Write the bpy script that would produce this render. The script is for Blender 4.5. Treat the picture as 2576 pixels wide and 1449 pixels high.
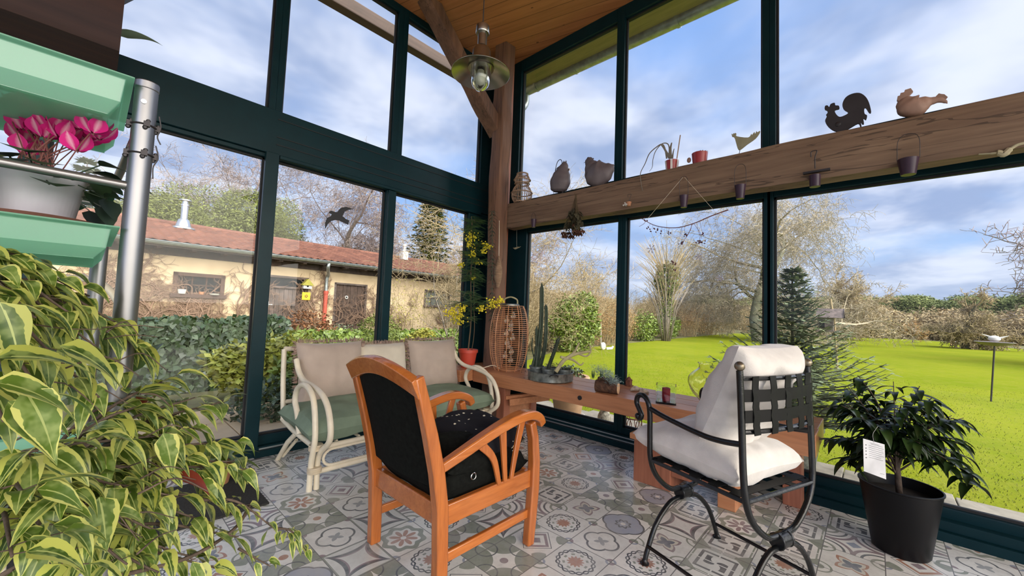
import bpy, math, random
from math import sin, cos, pi, radians, sqrt, atan2
from mathutils import Vector, Matrix, noise

for o in list(bpy.data.objects): bpy.data.objects.remove(o)
SC = bpy.context.scene
COL = SC.collection

# ---------------------------------------------------------------- camera
CR = Matrix(((0.677986976359, -0.069083020629, -0.731820467156), (-0.7340758477, -0.011768684033, -0.678965498313), (0.038292423679, 0.997541495045, -0.058691191433)))          # camera axes -> world axes
CAM_H, FOC = 1.15, 984.0
cd = bpy.data.cameras.new('camera'); cam = bpy.data.objects.new('camera', cd); COL.objects.link(cam)
cd.sensor_fit = 'HORIZONTAL'; cd.sensor_width = 36.0; cd.lens = FOC/2576*36.0
cd.clip_start = 0.02; cd.clip_end = 600
cam.matrix_world = Matrix.Translation((0, 0, CAM_H)) @ CR.to_4x4()
SC.camera = cam

# ---------------------------------------------------------------- view
SC.view_settings.view_transform = 'Standard'
SC.view_settings.look = 'None'
SC.view_settings.gamma = 1
SC.view_settings.exposure = 0.0
SC.view_settings.use_curve_mapping = False

# ---------------------------------------------------------------- node helper
class X:
    """socket (or number) with arithmetic that builds math nodes"""
    nt = None
    def __init__(s, v): s.v = v
    @staticmethod
    def m(op, a, b=None, c=None):
        n = X.nt.nodes.new('ShaderNodeMath'); n.operation = op
        for i, k in enumerate((a, b, c)):
            if k is None: continue
            k = k.v if isinstance(k, X) else k
            if isinstance(k, (int, float)): n.inputs[i].default_value = k
            else: X.nt.links.new(k, n.inputs[i])
        return X(n.outputs[0])
    def __add__(s, o): return X.m('ADD', s, o)
    __radd__ = __add__
    def __sub__(s, o): return X.m('SUBTRACT', s, o)
    def __rsub__(s, o): return X.m('SUBTRACT', o, s)
    def __mul__(s, o): return X.m('MULTIPLY', s, o)
    __rmul__ = __mul__
    def __truediv__(s, o): return X.m('DIVIDE', s, o)
    def __lt__(s, o): return X.m('LESS_THAN', s, o)
    def __gt__(s, o): return X.m('GREATER_THAN', s, o)
    def abs(s): return X.m('ABSOLUTE', s)
    def pow(s, e): return X.m('POWER', s, e)
    def cos(s): return X.m('COSINE', s)
    def max(s, o): return X.m('MAXIMUM', s, o)
    def min(s, o): return X.m('MINIMUM', s, o)
def lk(a, b): X.nt.links.new(a.v if isinstance(a, X) else a, b)
def nd(t, **kw):
    n = X.nt.nodes.new(t)
    for k, v in kw.items():
        if k.startswith('i_'): n.inputs[k[2:].replace('_', ' ')].default_value = v
        else: setattr(n, k, v)
    return n
def c4(c): return (c[0], c[1], c[2], 1)
def mixc(f, a, b, bt='MIX'):
    n = nd('ShaderNodeMix', data_type='RGBA', blend_type=bt)
    for k, s in ((f, n.inputs[0]), (a, n.inputs[6]), (b, n.inputs[7])):
        if isinstance(k, X): k = k.v
        if isinstance(k, (int, float)): s.default_value = k
        elif isinstance(k, tuple): s.default_value = c4(k)
        else: X.nt.links.new(k, s)
    return n.outputs[2]
def noi(scale, detail=3, vec=None, rough=.55, dist=0.0, dim='3D'):
    n = nd('ShaderNodeTexNoise', noise_dimensions=dim); n.inputs['Scale'].default_value = scale
    n.inputs['Detail'].default_value = detail; n.inputs['Roughness'].default_value = rough
    n.inputs['Distortion'].default_value = dist
    if vec is not None: lk(vec, n.inputs['Vector'])
    return X(n.outputs['Fac'])
def mapr(f, a, b, c=0.0, d=1.0, smooth=False):
    n = nd('ShaderNodeMapRange'); n.interpolation_type = 'SMOOTHSTEP' if smooth else 'LINEAR'
    lk(f, n.inputs[0])
    for i, k in enumerate((a, b, c, d)): n.inputs[i+1].default_value = k
    return X(n.outputs[0])
def scaled(v, s):
    n = nd('ShaderNodeMapping'); n.inputs['Scale'].default_value = s; lk(v, n.inputs[0]); return n.outputs[0]

# ---------------------------------------------------------------- sky: broken winter cloud, with a glow added behind the viewer
SUN = Vector((0.25, -0.62, 0.75)).normalized()
GLOW = Vector((-0.05, -0.92, 0.42)).normalized()      # unseen sky glow added behind the viewer to brighten the room
w = bpy.data.worlds.new('sky'); SC.world = w; w.use_nodes = True
X.nt = w.node_tree; X.nt.nodes.clear()
g = nd('ShaderNodeTexCoord').outputs['Generated']
sp = nd('ShaderNodeSeparateXYZ'); lk(g, sp.inputs[0]); sz = X(sp.outputs[2])
# project the clouds on a flat layer so that they flatten towards the horizon
den = sz.max(0.0) + 0.22
cv = nd('ShaderNodeCombineXYZ'); lk(X(sp.outputs[0])/den, cv.inputs[0]); lk(X(sp.outputs[1])/den, cv.inputs[1])
cl = noi(0.85, 6, cv.outputs[0], .52, .35)
cl2 = noi(2.1, 4, cv.outputs[0], .55, .2)
blue = mixc(mapr(sz, 0.0, 0.75), (.36, .55, .88), (.20, .40, .90))
cloud = mixc(mapr(cl2, .35, .68, smooth=True), (.33, .42, .66), (.76, .80, .96))
sky = mixc(mapr(cl, .30, .53, smooth=True), blue, cloud)
sky = mixc(mapr(sz, 0.0, .20, .50, 0.0), sky, (.55, .62, .76))
sd = nd('ShaderNodeVectorMath', operation='DOT_PRODUCT'); lk(g, sd.inputs[0]); sd.inputs[1].default_value = GLOW
glow = mapr(X(sd.outputs['Value']), .28, 1.0, 0.0, 1.0, True)
sky = mixc(glow.min(1.0), sky, (.80, .74, .66))
bg = nd('ShaderNodeBackground'); lk(sky, bg.inputs[0]); lk(glow*8.0 + 1.22, bg.inputs[1])
lk(bg.outputs[0], nd('ShaderNodeOutputWorld').inputs[0])

# ---------------------------------------------------------------- sun behind thin cloud
sl = bpy.data.lights.new('sun', 'SUN'); sun = bpy.data.objects.new('sun', sl); COL.objects.link(sun)
sl.energy = 2.8; sl.angle = radians(28); sl.color = (1, .95, .86)
sun.rotation_euler = SUN.to_track_quat('Z', 'Y').to_euler()

# ---------------------------------------------------------------- pixel -> place (2576 x 1449 frame)
def ray(px, py): return CR @ Vector((px-1288.0, -(py-724.5), -FOC))
CP = Vector((0, 0, CAM_H))
def onz(px, py, z=0.0): d = ray(px, py); return CP + d*((z-CAM_H)/d.z)
def onx(px, py, x): d = ray(px, py); return CP + d*(x/d.x)
def ony(px, py, y): d = ray(px, py); return CP + d*(y/d.y)
def dep(px, py, s): return CP + ray(px, py)*(s/FOC)

# ---------------------------------------------------------------- materials
MATS = {}
def new_mat(name):
    m = bpy.data.materials.new(name); m.use_nodes = True; X.nt = m.node_tree; X.nt.nodes.clear()
    out = nd('ShaderNodeOutputMaterial'); b = nd('ShaderNodeBsdfPrincipled'); lk(b.outputs[0], out.inputs[0])
    MATS[name] = m
    return m, b, out
def objv(): return nd('ShaderNodeTexCoord').outputs['Object']
def bump(b, h, strength=.3, dist=.01):
    n = nd('ShaderNodeBump'); n.inputs['Strength'].default_value = strength; n.inputs['Distance'].default_value = dist
    lk(h, n.inputs['Height']); lk(n.outputs[0], b.inputs['Normal'])
def mat(name, col, rough=.6, metal=0.0, var=.15, scale=8.0, bmp=0.0, bscale=60.0, col2=None, sheen=0.0, island=0.0, trans=0.0, coat=0.0, emit=None, det=3, spec=None):
    """general procedural material: base colour broken up by noise, optional second colour, bump, per-piece variation"""
    m, b, out = new_mat(name)
    v = objv(); f = mapr(noi(scale, det, v), .3, .7)
    c2 = col2 or tuple(k*(1-var*2) for k in col)
    c = mixc(f, col, c2)
    if island:
        r = X(nd('ShaderNodeNewGeometry').outputs['Random Per Island'])
        c = mixc(r, c, mixc(1.0, c, (1-island,)*3, 'MULTIPLY'))
    lk(c, b.inputs['Base Color']); b.inputs['Roughness'].default_value = rough; b.inputs['Metallic'].default_value = metal
    if bmp: bump(b, noi(bscale, 3, v), bmp)
    if sheen: b.inputs['Sheen Weight'].default_value = sheen
    if spec is not None: b.inputs['Specular IOR Level'].default_value = spec
    if trans: b.inputs['Transmission Weight'].default_value = trans
    if coat: b.inputs['Coat Weight'].default_value = coat
    if emit: b.inputs['Emission Color'].default_value = c4(emit[0]); b.inputs['Emission Strength'].default_value = emit[1]
    return m
def wood(name, col, col2, axis=0, rough=.4, ring=14.0, stretch=.08, bmp=.15, coat=0.0, cracks=0.0):
    m, b, out = new_mat(name)
    s = [1, 1, 1]; s[axis] = stretch
    v = scaled(objv(), s)
    f = noi(ring, 5, v, .6, 1.2); f2 = noi(ring*5, 2, v)
    c = mixc(mapr(f, .3, .7), col, col2)
    c = mixc(mapr(f2, .45, .75, 0, .4), c, tuple(k*.6 for k in col2))
    if cracks:
        cr = noi(7, 4, scaled(objv(), [k*1.0 if k == 1 else .05 for k in s]), .6, .5)
        cm = X.m('MULTIPLY', ((cr - .5).abs() < .006), cracks)
        c = mixc(cm, c, (.01, .006, .004))
    lk(c, b.inputs['Base Color']); b.inputs['Roughness'].default_value = rough
    if coat: b.inputs['Coat Weight'].default_value = coat; b.inputs['Coat Roughness'].default_value = .15
    bump(b, f + f2*.5, bmp, .006)
    return m

# ---------------------------------------------------------------- geometry
class G:
    """collects shapes in world coordinates"""
    def __init__(s): s.v = []; s.f = []; s.k = []; s.M = None
    def add(s, vs, fs, ks=None):
        n = len(s.v)
        if s.M is not None: vs = [s.M @ Vector(p) for p in vs]
        s.v += [tuple(p) for p in vs]; s.f += [tuple(i+n for i in f) for f in fs]
        s.k += ks if ks else [0.0]*len(vs)
        return s
    def box(s, a, b):
        x0, y0, z0 = a; x1, y1, z1 = b
        vs = [(x, y, z) for z in (z0, z1) for y in (y0, y1) for x in (x0, x1)]
        return s.add(vs, [(0, 2, 3, 1), (4, 5, 7, 6), (0, 1, 5, 4), (2, 6, 7, 3), (0, 4, 6, 2), (1, 3, 7, 5)])
    def bar(s, p, q, w, h, up=(0, 0, 1), w2=None, h2=None):
        """rectangular bar from p to q; w sideways, h along up"""
        p, q = Vector(p), Vector(q); d = (q-p).normalized(); u = Vector(up); sd = d.cross(u).normalized(); u = sd.cross(d)
        w2 = w if w2 is None else w2; h2 = h if h2 is None else h2
        vs = [c + sd*(i*a/2) + u*(j*b_/2) for c, a, b_ in ((p, w, h), (q, w2, h2)) for i, j in ((-1, -1), (1, -1), (1, 1), (-1, 1))]
        return s.add(vs, [(0, 3, 2, 1), (4, 5, 6, 7), (0, 1, 5, 4), (1, 2, 6, 5), (2, 3, 7, 6), (3, 0, 4, 7)])
    def strip(s, pts, w, h, side):
        """bar with rectangular section swept along a path; side = direction of w"""
        pts = [Vector(p) for p in pts]; side = Vector(side).normalized(); vs = []; fs = []; n = len(pts)
        for i, p in enumerate(pts):
            d = (pts[min(i+1, n-1)] - pts[max(i-1, 0)]).normalized(); u = side.cross(d).normalized()
            ww = w[i] if isinstance(w, (list, tuple)) else w; hh = h[i] if isinstance(h, (list, tuple)) else h
            vs += [p + side*(a*ww/2) + u*(b_*hh/2) for a, b_ in ((-1, -1), (1, -1), (1, 1), (-1, 1))]
        for i in range(n-1):
            for j in range(4): fs.append((i*4+j, i*4+(j+1) % 4, i*4+4+(j+1) % 4, i*4+4+j))
        fs += [(3, 2, 1, 0), tuple(n*4-4+j for j in range(4))]
        return s.add(vs, fs)
    def tube(s, pts, r, n=8, closed=False, cap=True, sq=None):
        pts = [Vector(p) for p in pts]; m = len(pts)
        if m < 2: return s
        rs = r if isinstance(r, (list, tuple)) else [r]*m
        vs = []; fs = []; u = None
        for i, p in enumerate(pts):
            a = pts[(i-1) % m] if closed else pts[max(i-1, 0)]; b_ = pts[(i+1) % m] if closed else pts[min(i+1, m-1)]
            d = b_-a
            d = d.normalized() if d.length > 1e-9 else Vector((0, 0, 1))
            if u is None: u = d.orthogonal().normalized() if sq is None else (Vector(sq[0]) - d*d.dot(Vector(sq[0]))).normalized()
            else:
                u = u - d*d.dot(u)
                u = u.normalized() if u.length > 1e-6 else d.orthogonal().normalized()
            w_ = d.cross(u); ku = 1 if sq is None else sq[1]
            for j in range(n):
                t = 2*pi*j/n; vs.append(p + (u*cos(t)*ku + w_*sin(t))*rs[i])
        for i in range(m if closed else m-1):
            for j in range(n):
                a = i*n+j; b_ = i*n+(j+1) % n; k = ((i+1) % m)*n
                fs.append((a, b_, k+(j+1) % n, k+j))
        if cap and not closed: fs += [tuple(range(n-1, -1, -1)), tuple((m-1)*n+j for j in range(n))]
        return s.add(vs, fs)
    def lathe(s, c, prof, n=24, wob=None):
        """prof = [(r, z)...] around the vertical axis through c"""
        c = Vector(c); vs = []; fs = []; m = len(prof)
        for i, (r, z) in enumerate(prof):
            for j in range(n):
                t = 2*pi*j/n; rr = r*(wob(t, z) if wob else 1); vs.append((c.x+rr*cos(t), c.y+rr*sin(t), c.z+z))
        for i in range(m-1):
            for j in range(n):
                fs.append((i*n+j, i*n+(j+1) % n, (i+1)*n+(j+1) % n, (i+1)*n+j))
        if prof[0][0] > 1e-4: fs.append(tuple(range(n-1, -1, -1)))
        if prof[-1][0] > 1e-4: fs.append(tuple((m-1)*n+j for j in range(n)))
        return s.add(vs, fs)
    def ball(s, c, r, n=10, sc=(1, 1, 1)):
        m = max(5, n//2+1); k = n
        vs = []; fs = []
        for i in range(m):
            a = -pi/2+pi*i/(m-1)
            for j in range(k):
                t = 2*pi*j/k; vs.append((c[0]+r*cos(a)*cos(t)*sc[0], c[1]+r*cos(a)*sin(t)*sc[1], c[2]+r*sin(a)*sc[2]))
        for i in range(m-1):
            for j in range(k): fs.append((i*k+j, i*k+(j+1) % k, (i+1)*k+(j+1) % k, (i+1)*k+j))
        return s.add(vs, fs)
    def prism(s, poly, t):
        """poly = world points of an outline, pushed by vector t"""
        t = Vector(t); a = [Vector(p)-t/2 for p in poly]; b_ = [Vector(p)+t/2 for p in poly]; n = len(poly)
        fs = [tuple(range(n-1, -1, -1)), tuple(range(n, 2*n))]+[(i, (i+1) % n, n+(i+1) % n, n+i) for i in range(n)]
        return s.add(a+b_, fs)
    def leaf(s, p, d, up, L, W, droop=.5, fold=.25, n=5, cross=2, shape=.45, twist=0.0):
        """one leaf blade from p towards d; k stores distance from the midrib"""
        p = Vector(p); d = Vector(d).normalized(); up = Vector(up); sd = d.cross(up)
        sd = sd.normalized() if sd.length > 1e-5 else d.orthogonal().normalized()
        vs = []; ks = []; fs = []; pos = p.copy(); st = L/n; cur = d.copy(); row = 2*cross+1
        for i in range(n+1):
            t = i/n; nrm = sd.cross(cur).normalized()
            wd = W*.5*(sin(pi*min(1, t**shape*1.0))**.9 if 0 < t < 1 else .02)
            if i == n: wd = W*.01
            for j in range(-cross, cross+1):
                q = j/cross; tw = sd*cos(twist*t)+nrm*sin(twist*t)
                vs.append(pos + tw*(wd*q) + nrm*(abs(q)*wd*fold)); ks.append(abs(q))
            cur = (cur + Vector((0, 0, -droop/n))).normalized(); pos = pos + cur*st
        for i in range(n):
            for j in range(row-1): fs.append((i*row+j, i*row+j+1, (i+1)*row+j+1, (i+1)*row+j))
        return s.add(vs, fs, ks)

WM = {}
CNT = {}
def build(name, g, m, parent=None, label=None, cat=None, group=None, kind=None, smooth=True, bev=0.0, sub=0, ang=40, origin=None, solid=0.0):
    """link the collected shapes as ONE mesh object"""
    me = bpy.data.meshes.new(name)
    if parent is not None: off = WM[parent.name]
    else:
        if origin is None:
            xs = [p[0] for p in g.v]; ys = [p[1] for p in g.v]; zs = [p[2] for p in g.v]
            origin = ((min(xs)+max(xs))/2, (min(ys)+max(ys))/2, min(zs))
        off = Matrix.Translation(origin)
    inv = off.inverted()
    if parent is not None and off == Matrix.Translation(off.to_translation()):
        t = off.to_translation(); vs = [(p[0]-t.x, p[1]-t.y, p[2]-t.z) for p in g.v]
    else: vs = [inv @ Vector(p) for p in g.v]
    me.from_pydata(vs, [], g.f); me.update()
    if any(g.k):
        a = me.attributes.new('edge', 'FLOAT', 'POINT'); a.data.foreach_set('value', g.k)
    me.materials.append(MATS[m] if isinstance(m, str) else m)
    if smooth:
        me.shade_smooth()
        if ang < 180: me.set_sharp_from_angle(angle=radians(ang))
    o = bpy.data.objects.new(name, me); COL.objects.link(o)
    if parent is not None:
        o.parent = parent; WM[o.name] = off
        if label: o['label'] = label
    else:
        o.matrix_world = off; WM[o.name] = off
        tag(o, label, cat, group, kind)
    if kind and parent is not None: o['kind'] = kind
    if bev:
        b = o.modifiers.new('bevel', 'BEVEL'); b.width = bev; b.segments = 2; b.limit_method = 'ANGLE'; b.angle_limit = radians(40)
    if sub:
        b = o.modifiers.new('sub', 'SUBSURF'); b.levels = sub; b.render_levels = sub
    return o
def tag(o, label=None, cat=None, group=None, kind=None):
    if label: o['label'] = label
    if cat: o['category'] = cat
    if group: o['group'] = group
    if kind: o['kind'] = kind
    return o
def thing(name, label, cat, loc, group=None, kind=None):
    o = bpy.data.objects.new(name, None); COL.objects.link(o); o.location = loc; o.empty_display_size = .1
    WM[o.name] = Matrix.Translation(loc)
    return tag(o, label, cat, group, kind)
def dup(root, loc, rotz=0.0, sc=1.0, label=None, group=None):
    """copy of a thing with copies of its parts and sub-parts (mesh data shared)"""
    r = root.copy(); COL.objects.link(r); r.location = loc; r.rotation_euler = (0, 0, rotz)
    r.scale = (sc, sc, sc) if isinstance(sc, (int, float)) else sc
    if label: r['label'] = label
    if group: r['group'] = group
    for ch in list(root.children):
        c = ch.copy(); COL.objects.link(c); c.parent = r
        for g2 in list(ch.children):
            d = g2.copy(); COL.objects.link(d); d.parent = c
    return r
def bez(pts, n=8):
    """smooth curve through points (Catmull-Rom)"""
    P = [Vector(p) for p in pts]; P = [P[0]*2-P[1]]+P+[P[-1]*2-P[-2]]; out = []
    for i in range(1, len(P)-2):
        for k in range(n):
            t = k/n; a, b_, c, d = P[i-1:i+3]
            out.append(.5*((2*b_)+(c-a)*t+(2*a-5*b_+4*c-d)*t*t+(3*b_-a-3*c+d)*t**3))
    out.append(P[-2]); return out
def circ(c, r, n=24, ax='z', sx=1, sy=1):
    c = Vector(c); o = []
    for i in range(n):
        t = 2*pi*i/n; a, b_ = r*cos(t)*sx, r*sin(t)*sy
        o.append(c+Vector({'z': (a, b_, 0), 'x': (0, a, b_), 'y': (a, 0, b_)}[ax]))
    return o
# ================================================================ materials of the room
mat('frame_green', (.0038, .024, .031), .36, var=.1, spec=.16)
mat('frame_alu', (.45, .5, .52), .3, .8)
mat('black_rubber', (.012, .012, .014), .7)
wood('old_oak', (.25, .16, .10), (.14, .082, .052), 1, .75, 9, .06, .5, cracks=.55)
wood('old_oak_v', (.22, .11, .065), (.11, .055, .035), 2, .75, 9, .06, .5, cracks=.55)
wood('larch_trim', (.42, .16, .09), (.26, .09, .05), 2, .5, 14, .06, .15)
wood('weathered_beam', (.10, .066, .052), (.05, .035, .03), 0, .8, 10, .06, .3)
wood('dark_timber', (.055, .024, .018), (.028, .015, .016), 0, .85, 8, .06, .3)
wood('soffit_wood', (.30, .25, .12), (.20, .17, .08), 1, .7, 8, .08, .1)
wood('console_wood', (.56, .25, .12), (.42, .165, .07), 1, .38, 12, .06, .1, coat=.15)
wood('chair_wood', (.50, .16, .035), (.36, .10, .02), 0, .22, 18, .1, .06, coat=.5)
wood('chair_wood_v', (.48, .15, .033), (.33, .09, .02), 2, .22, 18, .1, .06, coat=.5)
mat('zinc', (.42, .46, .46), .42, .7, var=.2, scale=14)
mat('stone', (.36, .32, .26), .85, var=.25, scale=5, bmp=.3, bscale=30)

def glass_mat(name='pane_glass', tint=(.97, .985, .98), f=1.0):
    m, b, out = new_mat(name); X.nt.nodes.remove(b)
    t = nd('ShaderNodeBsdfTransparent'); t.inputs[0].default_value = c4(tint)
    gl = nd('ShaderNodeBsdfGlossy'); gl.inputs['Roughness'].default_value = .0
    fr = nd('ShaderNodeFresnel'); fr.inputs['IOR'].default_value = 1.25
    mx = nd('ShaderNodeMixShader'); lk(X(fr.outputs[0])*f, mx.inputs[0]); lk(t.outputs[0], mx.inputs[1]); lk(gl.outputs[0], mx.inputs[2])
    lk(mx.outputs[0], out.inputs[0]); return m
glass_mat()

def ceiling_mat():
    m, b, out = new_mat('plank_ceiling')
    mp = nd('ShaderNodeMapping'); mp.inputs['Rotation'].default_value = (0, 0, radians(-15)); lk(objv(), mp.inputs[0])
    s = nd('ShaderNodeSeparateXYZ'); lk(mp.outputs[0], s.inputs[0])
    q = X(s.outputs[0])/.135; cell = X.m('FLOOR', q); fr = X.m('FRACT', q)
    wn = nd('ShaderNodeTexWhiteNoise', noise_dimensions='1D'); lk(cell, wn.inputs['W'])
    off = nd('ShaderNodeCombineXYZ'); lk(X(wn.outputs[0])*9, off.inputs[1])
    va = nd('ShaderNodeVectorMath', operation='ADD'); lk(mp.outputs[0], va.inputs[0]); lk(off.outputs[0], va.inputs[1])
    f = noi(16, 4, scaled(va.outputs[0], (1, .07, 1)), .6, 1.0)
    c = mixc(mapr(f, .3, .7), (.52, .21, .075), (.37, .14, .045))
    c = mixc(X(wn.outputs[0])*.35, c, (.24, .085, .03))
    vo = nd('ShaderNodeTexVoronoi'); vo.inputs['Scale'].default_value = 6.0; lk(scaled(va.outputs[0], (1.2, .6, 1)), vo.inputs['Vector'])
    c = mixc((X(vo.outputs['Distance']) < .06)*.85, c, (.07, .02, .008))
    seam = (fr - .5).abs() > .478
    c = mixc(seam*.75, c, (.05, .018, .008))
    lk(c, b.inputs['Base Color']); b.inputs['Roughness'].default_value = .55
ceiling_mat()

def floor_mat():
    m, b, out = new_mat('patchwork_tiles')
    s = nd('ShaderNodeSeparateXYZ'); lk(objv(), s.inputs[0])
    T = .235
    qx = (X(s.outputs[0]) - 1.03)/T; qy = (X(s.outputs[1]) - 1.62)/T
    u = (X.m('FRACT', qx) - .5)*2; v = (X.m('FRACT', qy) - .5)*2
    ce = nd('ShaderNodeCombineXYZ'); lk(X.m('FLOOR', qx)+.5, ce.inputs[0]); lk(X.m('FLOOR', qy)+.5, ce.inputs[1])
    wn = nd('ShaderNodeTexWhiteNoise', noise_dimensions='2D'); lk(ce.outputs[0], wn.inputs['Vector'])
    h = X(wn.outputs['Value']); sc = nd('ShaderNodeSeparateColor'); lk(wn.outputs['Color'], sc.inputs[0]); h2 = X(sc.outputs[1]); h3 = X(sc.outputs[2])
    au, av = u.abs(), v.abs(); r = X.m('SQRT', u*u+v*v); th = X.m('ARCTAN2', v, u)
    mx, mn, dia = au.max(av), au.min(av), au+av
    dc = X.m('SQRT', (1-au)*(1-au)+(1-av)*(1-av))
    de = X.m('SQRT', (1-mx)*(1-mx)+mn*mn)
    band = lambda d, wd: d.abs() < wd
    c8 = (th*8).cos(); c4_ = (th*4).cos()
    BG = mixc(h2, (.80, .79, .75), (.68, .70, .67))
    GR, SL, MA, TE, BL, DK = (.27, .30, .25), (.13, .14, .15), (.28, .22, .24), (.42, .23, .16), (.30, .34, .42), (.07, .075, .075)
    TEa = mixc(h3 > .5, TE, MA)
    P = []
    def pat(base, *layers):
        c = base
        for mask, col in layers: c = mixc(mask, c, col)
        P.append(c)
    tri8 = X.m('PINGPONG', th*(4/pi), 1.0)
    pat(BG, (band(r-.70-.07*c8, .035), DK), (band(r-.70+.07*c8, .03), SL), (r < .30+.05*(th*12).cos(), TE), (band(r-.47, .05)*(c8 > .3), GR), (dc < .22, BL), (dc < .12, BG))
    p_, q_ = (u+v).abs()*.707, (u-v).abs()*.707
    ast = X.m('SQRT', mx+.02)*0 + p_.pow(.62)+q_.pow(.62)
    pat(BG, (band(ast-1.12, .10), SL), (band(ast-.98, .05), MA), ((mx > .93), GR))
    pat(BG, (r < .34+.38*tri8, TEa), (r < .28+.30*tri8, (.62, .60, .52)), (r < .18+.24*tri8, (.16, .18, .22)), (band(dc-.42, .04), GR), (dc < .2, GR))
    pat(BG, (band(dc-.98, .07), MA), (band(dc-.72, .05), SL), (dc < .45, GR), (dc < .33, BG), (dia < .28, BL))
    qf = X.m('SQRT', (mx-.34)*(mx-.34)+mn*mn)
    pat(BG, (band(qf-.42, .045), SL), (r < .12+.22*tri8, (.35, .37, .38)), (dc < .2, MA))
    pat(BG, (dia > 1.42, GR), (band(mx-.62, .06), SL), (mx < .42, SL), ((mx < .42)*(X.m('SINE', th*2+r*5) > 0), BG), (band(mx-.9, .03), GR), (mn < .03, BG))
    pat(BG, ((de < 1.0)*(dc < 1.02)*(mx > .12), GR), (band(dc-1.02, .03), BG), (r < .17, TEa), (band(de-.45, .03), SL))
    pat(BG, (band(r-.78-.07*c8, .12), GR), (r < .60*c4_.abs().pow(.7), TEa), (r < .12, BG), (dc < .2, BL))
    pat(BG, (band(dia-.60, .09), TEa), (dia < .25, MA), ((dc < .55)*(band(au-av, .42)), GR), (band(dia-.82, .025), SL))
    pat((.36, .39, .47), (band(qf-.62, .04), SL), (qf > .66, BG), (band(r-.3-.05*c8, .05), SL), (r < .12, BG), (dc < .2, GR))
    c = P[0]
    for i in range(1, len(P)): c = mixc(h > i/len(P), c, P[i])
    wear = noi(7, 5, objv(), .65); c = mixc(mapr(wear, .42, .68, 0, .45), c, (.50, .50, .48))
    c = mixc(mapr(noi(45, 3, objv()), .5, .75, 0, .25), c, (.40, .40, .39))
    c = mixc((mx > .982), c, (.20, .20, .20))
    lk(c, b.inputs['Base Color']); b.inputs['Roughness'].default_value = .24
    bump(b, (mx < .98), .3, .002)
floor_mat()

# ================================================================ shell
build('floor', G().box((-4, -5, -.12), (3.25, 3.42, 0)), 'patchwork_tiles', kind='structure', smooth=False, origin=(0, 0, 0))
build('ceiling', G().box((-4, -5, 4.13), (3.45, 3.52, 4.2)), 'plank_ceiling', kind='structure', smooth=False, origin=(0, 0, 0))

WN = [0]
def window(axis, a0, a1, z0, z1, l, r, bt, tp, beads=True):
    """glazed bay. axis 'L': bay in the left wall (y=3.4); 'R': in the right wall (x=3.3). l, r, bt, tp = widths of its bars"""
    WN[0] += 1
    F = (lambda a, d, z: (a, 3.40+d, z)) if axis == 'L' else (lambda a, d, z: (3.30+d, a, z))
    def bx(g_, a, b_, d0, d1, za, zb):
        p, q = F(a, d0, za), F(b_, d1, zb)
        g_.box(tuple(map(min, p, q)), tuple(map(max, p, q)))
    rt = thing('window_%d' % WN[0], None, None, F((a0+a1)/2, .04, z0), kind='structure')
    f = G(); D0, D1 = 0.0, .09
    bx(f, a0-l, a0, D0, D1, z0-bt, z1+tp); bx(f, a1, a1+r, D0, D1, z0-bt, z1+tp)
    bx(f, a0, a1, D0, D1, z0-bt, z0); bx(f, a0, a1, D0, D1, z1, z1+tp)
    build('window_frame', f, 'frame_green', rt, smooth=False, bev=.004)
    if beads:
        f = G(); s = .014
        bx(f, a0, a0+s, .035, .06, z0, z1); bx(f, a1-s, a1, .035, .06, z0, z1); bx(f, a0, a1, .035, .06, z0, z0+s); bx(f, a0, a1, .035, .06, z1-s, z1)
        build('glazing_bead', f, 'black_rubber', rt, smooth=False)
    gl = G(); bx(gl, a0+.002, a1-.002, .045, .051, z0+.002, z1-.002)
    build('glass', gl, 'pane_glass', rt, smooth=False)
    return rt
# left wall, upper row / lower row (sliding doors)
for a in [(-1.5, -.30, .05, .045), (-.21, .84, .045, .045), (.93, 1.885, .045, .055), (1.995, 3.04, .055, .16)]:
    window('L', a[0], a[1], 2.63, 4.06, a[2], a[3], .0, .07)
for a in [(-1.5, -.30, .05, .045), (-.21, .845, .045, .035), (.915, 1.86, .035, .045), (1.95, 2.895, .045, .30)]:
    window('L', a[0], a[1], .14, 2.255, a[2], a[3], .14, .03)
# right wall
for a in [(1.80, 3.04, .04, .26), (.595, 1.72, .045, .04), (-.86, .51, .04, .04), (-1.84, -.94, .04, .04), (-3.06, -1.92, .04, .04)]:
    window('R', a[0], a[1], 2.42, 4.0, a[2], a[3], .30, .13)
for a in [(1.745, 2.87, .04, .43), (.585, 1.665, .045, .04), (-.86, .525, .04, .04), (-1.84, -.94, .04, .04), (-3.06, -1.92, .04, .04)]:
    window('R', a[0], a[1], .15, 2.045, a[2], a[3], .15, .075)
# deep band between the two rows of the left wall, with shallow grooves; sliding rails
t = G().box((-1.6, 3.375, 2.285), (3.2, 3.49, 2.63))
build('trim_1', t, 'frame_green', kind='structure', smooth=False, bev=.004)
t = G()
for z in (2.36, 2.42, 2.56): t.box((.9, 3.370, z), (3.18, 3.376, z+.006))
build('trim_2', t, 'black_rubber', kind='structure', smooth=False)
build('trim_3', G().box((.90, 3.33, 0), (3.2, 3.40, .05)).box((.92, 3.355, .05), (3.2, 3.40, .075)), 'frame_green', kind='structure', smooth=False, bev=.003)
build('trim_4', G().box((.93, 3.350, .052), (3.18, 3.354, .064)).box((3.232, .60, .052), (3.236, 3.3, .064)).box((3.232, .60, .085), (3.236, 3.3, .095)), 'frame_alu', kind='structure', smooth=False)
build('trim_5', G().box((3.21, -4, 0), (3.30, 3.40, .05)).box((3.238, -4, .05), (3.30, 3.40, .10)), 'frame_green', kind='structure', smooth=False, bev=.003)
build('trim_6', G().box((.835, 3.36, 0), (.925, 3.40, 2.29)), 'frame_green', kind='structure', smooth=False, bev=.004)   # standing edge of the sliding door
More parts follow.
